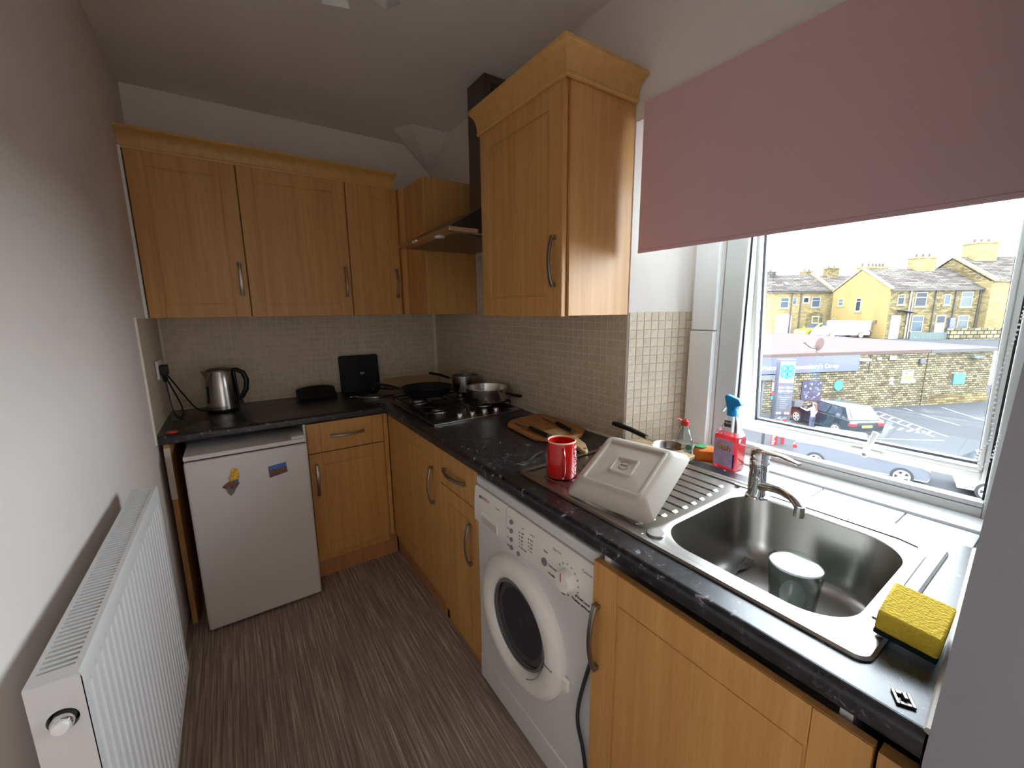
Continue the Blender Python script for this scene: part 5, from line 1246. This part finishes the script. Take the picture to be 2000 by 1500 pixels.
# --- cars
def car(label, cat, T, paint, L=4.3, W=1.8, H=1.5, group=None, estate=.5, van=False, plate=False):
    t = thing('parked_car' if not van else 'parked_van', label, cat, T @ Vector((0, 0, 0)), group)
    hw = W / 2
    if van: side = [(-L / 2, .35), (-L / 2, H * .98), (-L / 2 + .1, H), (L * .16, H), (L * .30, H * .62), (L * .47, H * .52), (L / 2, H * .35), (L / 2, .35)]
    else: side = [(-L / 2 + .05, .32), (-L / 2, .62), (-L / 2 + .06, .98), (-L * .40, 1.0), (L * .20, .98), (L * .40, .86), (L / 2 - .04, .70), (L / 2, .45), (L / 2 - .06, .28)]
    b = MB(T); k = .93
    b.loft([[(x, -hw * .96 if i < 0 else -hw * .96, z) for i, (x, z) in enumerate(side)], [(x, -hw, z * .98) for x, z in side], [(x, hw, z * .98) for x, z in side], [(x, hw * .96, z) for x, z in side]])
    b.build('body', paint, t, bevel=.05)
    if not van:
        roof0 = [(-L * .46, 1.0), (L * .23, .98)]; ins_ = .16
        b = MB(T); z0_, z1_ = .96, H
        lo = [(-L * .475, -hw * .93, z0_), (L * .24, -hw * .93, z0_), (L * .24, hw * .93, z0_), (-L * .475, hw * .93, z0_)]
        hi = [(-L * .36, -hw * .72, z1_), (L * .03, -hw * .72, z1_), (L * .03, hw * .72, z1_), (-L * .36, hw * .72, z1_)]
        b.loft([lo, hi]); b.build('cabin', paint, t, bevel=.06)
        def lerpq(a, c, s): return tuple(a[i] + (c[i] - a[i]) * s for i in range(3))
        def pane_(name, i, j, s0, s1, u0, u1):
            pts = [lerpq(lerpq(lo[i], lo[j], u0), lerpq(hi[i], hi[j], u0), s0), lerpq(lerpq(lo[i], lo[j], u1), lerpq(hi[i], hi[j], u1), s0), lerpq(lerpq(lo[i], lo[j], u1), lerpq(hi[i], hi[j], u1), s1), lerpq(lerpq(lo[i], lo[j], u0), lerpq(hi[i], hi[j], u0), s1)]
            n = (Vector(pts[1]) - Vector(pts[0])).cross(Vector(pts[2]) - Vector(pts[0])).normalized()
            c_ = sum((Vector(p) for p in pts), Vector()) / 4
            if n.dot(c_ - Vector((-.2, 0, 1.1))) < 0: n = -n
            b = MB(T); b.loft([[Vector(p) - n * .01 for p in pts], [Vector(p) + n * .02 for p in pts]]); b.build(name, 'car_glass', t)
        for i, j in ((0, 1), (2, 3)):
            u = (.16, .46, .49, .86) if i == 0 else (.14, .51, .54, .84)
            pane_('side_window', i, j, .16, .84, u[0], u[1]); pane_('side_window', i, j, .16, .84, u[2], u[3])
        pane_('rear_window', 3, 0, .14, .86, .08, .92); pane_('windscreen', 1, 2, .08, .92, .06, .94)
    else:
        b = MB(T); b.box(L * .19, L * .27, -hw - .01, hw + .01, H * .64, H * .90); b.build('side_window', 'car_glass', t)
    wr = .33
    for x in (-L * .31, L * .32):
        for s_ in (-1, 1):
            w = MB(T).lathe([(wr * .72, 0), (wr, .01), (wr, .19), (wr * .72, .20)], (x, s_ * hw - (.20 if s_ > 0 else 0) + s_ * .012, wr), 24, axis='y').build('wheel', 'tyre', t, smooth=True)
            y = s_ * (hw + .014); hb_ = MB(T); hb_.lathe([(wr * .70, 0), (wr * .62, .004 * s_)], (x, y, wr), 20, axis='y') if 0 else None
            for k in range(5):
                a = 2 * PI * k / 5; d1 = (math.cos(a), math.sin(a)); p1 = (-d1[1], d1[0])
                q = [(x + d1[0] * r + p1[0] * h, wr + d1[1] * r + p1[1] * h) for r, h in ((.02, -.045), (wr * .68, -.05), (wr * .68, .05), (.02, .045))]
                hb_.loft([[(a_, y, c_) for a_, c_ in q], [(a_, y + s_ * .02, c_) for a_, c_ in q]])
            hb_.lathe([(wr * .74, 0), (wr * .74, .02 * s_), (wr * .62, .02 * s_), (wr * .62, 0)], (x, y, wr), 24, False, False, axis='y')
            hb_.build('alloy', 'alloy', w)
    for s_ in (-1, 1):
        MB(T).box(-L / 2 - .015, -L / 2 + .14, s_ * hw * .98 - (.0 if s_ < 0 else .34), s_ * hw * .98 + (.34 if s_ < 0 else 0), .70, .86).build('tail_lamp', 'tail_red', t, bevel=.02)
        MB(T).box(L / 2 - .20, L / 2 - .03, s_ * hw * .95 - (0 if s_ < 0 else .3), s_ * hw * .95 + (.3 if s_ < 0 else 0), .60, .74).build('head_lamp', 'label_white', t, bevel=.02)
        if not van: MB(T).box(L * .13, L * .20, s_ * hw * 1.0 - (.18 if s_ < 0 else 0), s_ * hw * 1.0 + (0 if s_ < 0 else .18), .96, 1.08).build('mirror', paint, t, bevel=.02)
    if plate: MB(T).box(-L / 2 - .02, -L / 2 + .02, -.27, .27, .62, .74).build('number_plate', 'yellow', t); MB(T).box(-L / 2 - .03, -L / 2 + .1, -hw * .9, hw * .9, .30, .42).build('bumper_trim', 'tyre', t)
    return t
def CT(u, w, ang, z=GZ): return EX @ Matrix.Translation((u, w, z)) @ Matrix.Rotation(ang, 4, 'Z')
car('dark navy car with yellow rear plate parked in front of the shop', 'car', CT(17.62, 21.95, math.radians(94)), 'car_navy', 4.25, 1.85, 1.60, plate=True)
car('silver car on the street below the open sash', 'car', CT(14.15, 16.05, math.radians(-42)), 'car_silver', 4.2, 1.75, 1.45)
car('white car parked at the kerb behind the silver one', 'car', CT(17.75, 12.85, math.radians(-42)), 'car_white', 4.2, 1.75, 1.45)
car('bright yellow car parked beyond the shop roof', 'car', CT(37.0, 50.2, math.radians(186), -2.1), 'car_yellow', 4.3, 1.8, 1.55)
car('white van parked beyond the shop roof', 'van', CT(37.75, 47.4, math.radians(180), -2.1), 'car_white', 5.2, 1.95, 1.95, van=True)

# --- road markings
mk = thing('road_markings', 'white painted bay lines and hatching on the car park', 'markings', EP(24, 24, GZ), kind='structure')
def line(a, b_, w=.12):
    a = Vector((*a, 0)); b_ = Vector((*b_, 0)); d = (b_ - a).normalized(); n = Vector((-d.y, d.x, 0)) * w / 2
    q = [a - n, b_ - n, b_ + n, a + n]; MB(EX).loft([[(p.x, p.y, GZ + .001) for p in q], [(p.x, p.y, GZ + .006) for p in q]]).build('line', 'road_paint', mk)
line((22.66, 25.6), (21.6, 20.2)); line((23.4, 25.5), (22.3, 20.2)); line((25.8, 26.3), (25.6, 25.5)); line((28.4, 26.4), (27.3, 22.6)); line((25.3, 24.6), (25.05, 22.2))
for k in range(7): line((22.6 - k * .15, 25.0 - k * .72), (23.25 - k * .15, 25.4 - k * .72), .14)
for k in range(5): line((20.4 + .25 * k, 21.9 - .25 * k), (20.9 + .3 * k, 22.4 - .3 * k), .16)
line((18.5, 20.0), (21.5, 19.6))
# --- street furniture seen through the gap
pb = thing('street_sign_board', 'red and white board on the pavement below the open sash', 'board', EP(12.9, 19.2, GZ))
TBQ = EX @ Matrix.Translation((12.9, 19.2, GZ)) @ Matrix.Rotation(.2, 4, 'Z')
MB(TBQ).box(-.30, .02, 0, .06, 0, 1.3).build('panel', 'street_red', pb); MB(TBQ).box(.02, .20, 0, .06, 0, 1.3).build('panel', 'totem_grey', pb); MB(TBQ).box(.20, .42, 0, .06, 0, 1.3).build('panel', 'street_red', pb); MB(TBQ).box(-.85, -.72, 0, .06, 0, 1.3).build('post', 'pipe_dark', pb)
for k in range(10): MB(TBQ).box(-.30, -.18 + .05 * (k % 2), -.01, 0, .05 + k * .12, .11 + k * .12).build('stripe', 'white_print', pb)
struct(outb('pavement', 'stone_trim', None, (4, 30, 6.0, 11.5, GZ, GZ + .12), uvs=False), 'pale pavement strip directly below the window', 'pavement') if 0 else None

# --- woman beside the dark car
pe = thing('person', 'person in white top and dark trousers reaching to the dark car', 'person', EP(16.05, 21.25, GZ))
TP = EX @ Matrix.Translation((16.05, 21.25, GZ)) @ Matrix.Rotation(math.radians(20), 4, 'Z')
def skin(name, m, verts, edges, root=0):
    me = bpy.data.meshes.new(name); org = ORG[pe.name]
    me.from_pydata([TP @ Vector(v[:3]) - org for v in verts], edges, [])
    me.materials.append(M[m]); o = bpy.data.objects.new(name, me); COL.objects.link(o); o.parent = pe
    sm = o.modifiers.new('skin', 'SKIN'); sm.use_smooth_shade = True
    lay = me.skin_vertices[0].data
    for i, v in enumerate(verts): lay[i].radius = (v[3], v[3] * (v[4] if len(v) > 4 else 1)); lay[i].use_root = (i == root)
    s = o.modifiers.new('sub', 'SUBSURF'); s.levels = 1; s.render_levels = 1
    return o
# x: to the right of the person as seen from the window, y away
body = [(0, 0, .88, .115, .8), (0, 0, 1.08, .10, .8), (0, 0, 1.28, .125, .7), (0, 0, 1.40, .05), (0, 0, 1.46, .045), (0, .01, 1.56, .088), (0, .01, 1.62, .065),
        (-.155, .02, 1.33, .045), (-.30, .12, 1.20, .036), (-.48, .26, 1.30, .028), (-.56, .31, 1.33, .032), (.155, 0, 1.33, .045), (.20, -.02, 1.08, .036), (.16, .08, .90, .028), (.14, .12, .84, .03),
        (-.08, 0, .80, .078), (-.085, .02, .46, .052), (-.09, 0, .09, .036), (-.10, .10, .035, .032), (.08, 0, .80, .078), (.085, .02, .46, .052), (.09, -.02, .09, .036), (.10, .08, .035, .032)]
skin('body', 'skin', body, [(0, 1), (1, 2), (2, 3), (3, 4), (4, 5), (5, 6), (2, 7), (7, 8), (8, 9), (9, 10), (2, 11), (11, 12), (12, 13), (13, 14), (0, 15), (15, 16), (16, 17), (17, 18), (0, 19), (19, 20), (20, 21), (21, 22)])
skin('blouse', 'cloth_white', [(0, 0, .92, .145, .85), (0, 0, 1.10, .125, .85), (0, 0, 1.27, .15, .75), (0, 0, 1.38, .075), (-.155, .02, 1.33, .062), (-.30, .12, 1.20, .052), (-.44, .23, 1.28, .044), (.155, 0, 1.33, .062), (.20, -.02, 1.08, .052), (.165, .06, .93, .044)], [(0, 1), (1, 2), (2, 3), (2, 4), (4, 5), (5, 6), (2, 7), (7, 8), (8, 9)])
skin('trousers', 'cloth_navy', [(0, 0, .93, .135, .85), (0, 0, .86, .14, .85), (-.08, 0, .78, .10), (-.085, .02, .46, .075), (-.09, 0, .10, .055), (.08, 0, .78, .10), (.085, .02, .46, .075), (.09, -.02, .10, .055)], [(0, 1), (1, 2), (2, 3), (3, 4), (1, 5), (5, 6), (6, 7)])
skin('hair', 'hair', [(0, -.02, 1.62, .09), (0, -.05, 1.55, .085), (.01, -.10, 1.42, .055), (.02, -.13, 1.25, .04), (.02, -.13, 1.12, .025)], [(0, 1), (1, 2), (2, 3), (3, 4)])

# --- terraces
def hwin(parent, T, x0, x1, z0, z1, glass='dark_glass', sill=True, mid=.62, fw=.07):
    f = MB(T); f.box(x0, x0 + fw, -.04, .05, z0, z1).box(x1 - fw, x1, -.04, .05, z0, z1).box(x0 + fw, x1 - fw, -.04, .05, z0, z0 + fw).box(x0 + fw, x1 - fw, -.04, .05, z1 - fw, z1)
    if mid: zz = z0 + (z1 - z0) * mid; f.box(x0 + fw, x1 - fw, -.04, .05, zz, zz + .06)
    w = f.build('window', 'house_white', parent)
    MB(T).box(x0 + fw, x1 - fw, -.006, .05, z0 + fw, z1 - fw).build('pane', glass, w)
    if sill: MB(T).box(x0 - .15, x1 + .15, -.10, .05, z0 - .16, z0).build('sill', 'stone_trim', w)
def roof(parent, T, x0, x1, ya, yb, ze, zr, over=.18, name='roof', m='slate'):
    ym = (ya + yb) / 2; b = MB(T)
    for s_, y_ in ((-1, ya), (1, yb)):
        b.loft([[(x0 - over, y_ + s_ * over, ze - .12), (x1 + over, y_ + s_ * over, ze - .12), (x1 + over, ym, zr), (x0 - over, ym, zr)], [(x0 - over, y_ + s_ * over, ze + .02), (x1 + over, y_ + s_ * over, ze + .02), (x1 + over, ym, zr + .14), (x0 - over, ym, zr + .14)]])
    return b.build(name, m, parent, uvs=True)
def chimney(parent, T, x0, x1, y0, y1, z0, z1, pots=2, m='house_stone_pale'):
    b = MB(T); b.box(x0, x1, y0, y1, z0, z1).box(x0 - .08, x1 + .08, y0 - .08, y1 + .08, z1 - .18, z1); c = b.build('chimney', m, parent, uvs=True)
    for k in range(pots):
        x = x0 + (x1 - x0) * (k + .5) / pots; MB(T).lathe([(.14, 0), (.11, .35), (.14, .38)], (x, (y0 + y1) / 2, z1), 10).build('chimney_pot', 'roof_edge', c)
# terrace with the yellow gable: front at w = 45, u 40.7 .. 50.4
T1 = EX @ Matrix.Translation((0, 45, 0))
h1 = thing('terrace_house', 'stone terrace pair with yellow rendered gable end', 'house', EP(45, 48, -2.1))
HB = -2.1
b = MB(T1); b.box(40.75, 50.4, 0, 7.8, HB, 3.2); b.build('wall', 'house_stone', h1, uvs=True)
b = MB(T1); b.prism([(-.02, HB), (7.82, HB), (7.82, 3.25), (3.9, 5.55), (-.02, 3.25)], 'x', 40.60, 40.75); b.build('gable_wall', 'render_yellow', h1)
b = MB(T1); b.prism([(.1, 3.1), (7.7, 3.1), (3.9, 5.4)], 'x', 40.75, 50.4); b.build('gable_core', 'house_stone', h1, uvs=True)
roof(h1, T1, 40.78, 50.4, 0, 7.8, 3.2, 5.5)
for s_, y_ in ((-1, -.15), (1, 7.95)):
    MB(T1).loft([[(40.50, y_, 3.22), (40.90, y_, 3.22), (40.90, 3.9, 5.62), (40.50, 3.9, 5.62)], [(40.50, y_, 3.42), (40.90, y_, 3.42), (40.90, 3.9, 5.82), (40.50, 3.9, 5.82)]]).build('gable_coping', 'stone_trim', h1)
MB(T1).box(40.7, 50.5, -.32, -.16, 3.02, 3.16).build('gutter', 'pipe_dark', h1)
hwin(h1, T1, 41.55, 42.3, 1.55, 2.6, mid=.72); hwin(h1, T1, 43.45, 44.7, 1.35, 2.85); hwin(h1, T1, 46.55, 47.25, 1.5, 2.6, 'sky_glass', mid=0); hwin(h1, T1, 48.35, 49.6, 1.25, 2.85, 'curtain_glass')
hwin(h1, T1, 43.45, 44.7, -1.4, .35, 'sky_glass', False); hwin(h1, T1, 48.4, 49.6, -1.2, .35, 'curtain_glass', False)
MB(T1).box(41.15, 42.15, -.08, .05, HB, .42).build('front_door', 'house_white', h1)
d = MB(T1).box(46.0, 47.05, -.08, .05, HB, .40).build('front_door', 'house_white', h1); MB(T1).box(46.12, 46.93, -.10, -.08, -.4, .30).build('door_pane', 'dark_glass', d)
MB(T1).box(47.35, 47.9, -.3, .0, HB, .1).build('meter_box', 'sign_blue', h1)
MB(T1).loft([[(41.7, 0, .92), (43.2, 0, .62), (43.2, -.9, .62), (41.7, -.9, .92)], [(41.7, 0, 1.0), (43.2, 0, .70), (43.2, -.9, .70), (41.7, -.9, 1.0)]]).build('porch_roof', 'pipe_dark', h1)
for x, m_, r in ((42.85, 'house_white', .07), (43.15, 'house_white', .05), (45.55, 'pipe_dark', .06), (47.7, 'pipe_dark', .07), (50.3, 'pipe_dark', .06)):
    MB(T1).tube([(x, -.10, 3.05 if r > .05 else 2.3), (x, -.10, HB)], r, 8).build('drain_pipe', m_, h1)
chimney(h1, T1, 46.2, 48.4, 3.3, 4.5, 4.6, 6.9, 3); chimney(h1, T1, 42.6, 44.2, 4.6, 5.8, 4.6, 6.0, 4)
chimney(h1, T1, 40.9, 42.4, 4.4, 5.3, 4.6, 6.0, 2)
TG1 = T1 @ Matrix(((0, 1, 0, 40.60), (-1, 0, 0, 7.8), (0, 0, 1, 0), (0, 0, 0, 1)))    # along gable from far to near, facing -u
hwin(h1, TG1, .95, 1.75, 1.5, 2.35, 'curtain_glass', True, .5); hwin(h1, TG1, 3.6, 4.35, .85, 2.35, 'dark_glass', True, .75); hwin(h1, TG1, 5.6, 6.2, -1.25, -.2, 'dark_glass', True, 0); hwin(h1, TG1, .35, .85, -.7, -.05, 'curtain_glass', False, 0)
MB(TG1).box(6.45, 6.75, -.12, 0, -.45, -.12).build('wall_vent', 'roof_edge', h1)
# left house
T2 = EX @ Matrix.Translation((0, 54, 0))
h2 = thing('terrace_house', 'stone house with white arched garage door beyond the roof', 'house', EP(37, 57, -2.1))
MB(T2).box(33.0, 41.4, 0, 8, HB - .4, 3.4).build('wall', 'house_stone_pale', h2, uvs=True)
MB(T2).box(31.2, 33.0, .4, 8, HB - .4, 3.2).build('side_extension', 'stone_trim', h2)
MB(T2).prism([(.1, 3.3), (7.9, 3.3), (4, 5.55)], 'x', 33.0, 41.35).build('gable_core', 'house_stone', h2, uvs=True)
roof(h2, T2, 31.0, 41.2, 0, 8, 3.4, 5.65)
MB(T2).loft([[(41.1, -.2, 3.4), (41.5, -.2, 3.4), (41.5, 4, 5.8), (41.1, 4, 5.8)], [(41.1, -.2, 3.65), (41.5, -.2, 3.65), (41.5, 4, 6.05), (41.1, 4, 6.05)]]).build('gable_coping', 'stone_trim', h2)
MB(T2).box(33, 41.4, -.34, -.18, 3.2, 3.34).build('gutter', 'pipe_dark', h2)
hwin(h2, T2, 34.75, 35.85, 1.30, 2.6, 'sky_glass'); hwin(h2, T2, 36.32, 36.85, 1.7, 2.6, 'curtain_glass', False); hwin(h2, T2, 37.6, 38.5, 1.85, 2.72, 'dark_glass', False, 0, .16); hwin(h2, T2, 38.8, 39.9, 1.35, 2.65, 'sky_glass'); hwin(h2, T2, 39.05, 40.0, -.68, .25, 'sky_glass', True, 0, .12)
def arch(x0, x1, z0, z1, y0, y1, n=10):
    r = [(x0, z0), (x1, z0)]; c = (x0 + x1) / 2; hh = (x1 - x0) / 2
    for k in range(n + 1): a = PI * k / n; r.append((c + hh * math.cos(a), z1 - .35 + .35 * math.sin(a)))
    return MB(T2).prism(r, 'y', y0, y1)
arch(34.35, 36.45, HB - .4, .55, -.06, .05).build('garage_door', 'house_white', h2)
arch(38.35, 40.45, HB - .4, .72, -.03, .02).build('blocked_arch', 'house_stone', h2, uvs=True)
for x in (36.15, 37.35): MB(T2).tube([(x, -.12, 3.3), (x, -.12, HB - .3)], .07, 8).build('drain_pipe', 'pipe_dark', h2)
chimney(h2, T2, 33.2, 36.0, 3.4, 4.6, 4.8, 6.2, 3, 'slate'); 
MB(T2 @ frame((36.3, 1.55, 4.42), (1, 0, 0), (0, 4, 2.3))).box(-.3, .3, -.4, .4, 0, .08).build('roof_light', 'sky_glass', h2)
# house between them, further off
T3 = EX @ Matrix.Translation((0, 66, 0))
h3 = thing('terrace_house', 'distant slate roofed house showing between the two terraces', 'house', EP(52, 68, -2.1))
MB(T3).box(47, 62, 0, 8, HB, 4.2).build('wall', 'house_stone', h3, uvs=True); MB(T3).prism([(.1, 4.1), (7.9, 4.1), (4, 6.2)], 'x', 47, 62).build('gable_core', 'house_stone', h3, uvs=True); roof(h3, T3, 47, 62, 0, 8, 4.2, 6.3)
chimney(h3, T3, 52.0, 53.8, 3.4, 4.6, 5.6, 7.7, 2, 'house_stone'); chimney(h3, T3, 48.2, 49.6, 3.4, 4.6, 5.6, 7.2, 2, 'house_stone')
# taller house at the right
T4 = EX @ Matrix.Translation((0, 44.2, 0))
h4 = thing('terrace_house', 'taller pale stone house at the end of the terrace row', 'house', EP(56, 48, -2.1))
MB(T4).box(50.55, 66, 0, 9, HB, 3.9).build('wall', 'house_stone_pale', h4, uvs=True); MB(T4).prism([(.1, 3.8), (8.9, 3.8), (4.5, 6.6)], 'x', 50.6, 66).build('gable_core', 'house_stone', h4, uvs=True); roof(h4, T4, 50.7, 66, 0, 9, 3.9, 6.7)
MB(T4).loft([[(50.4, -.25, 3.9), (50.85, -.25, 3.9), (50.85, 4.5, 6.85), (50.4, 4.5, 6.85)], [(50.4, -.25, 4.15), (50.85, -.25, 4.15), (50.85, 4.5, 7.1), (50.4, 4.5, 7.1)]]).build('gable_coping', 'stone_trim', h4)
chimney(h4, T4, 52.2, 54.6, 3.6, 5.2, 5.8, 8.4, 3)
# yard walls
yw = outb('yard_wall', 'rubble', None, (46.0, 60, 43.2, 43.6, -3.4, -.95)); tag(yw, 'rough pale rubble stone wall below the terrace windows', 'wall')
fe = thing('yard_fence', 'grey green metal fence below the terrace doors', 'fence', EP(44.2, 43.6, -2.4))
for k in range(14): MB(EX).box(42.05 + k * .277, 42.05 + k * .277 + .265, 43.45, 43.50, -2.5, -1.36).build('panel', 'fence_green', fe)
for x in (42.1, 44.0, 45.85): MB(EX).box(x - .05, x + .05, 43.52, 43.62, -2.6, -1.3).build('post', 'pipe_dark', fe)
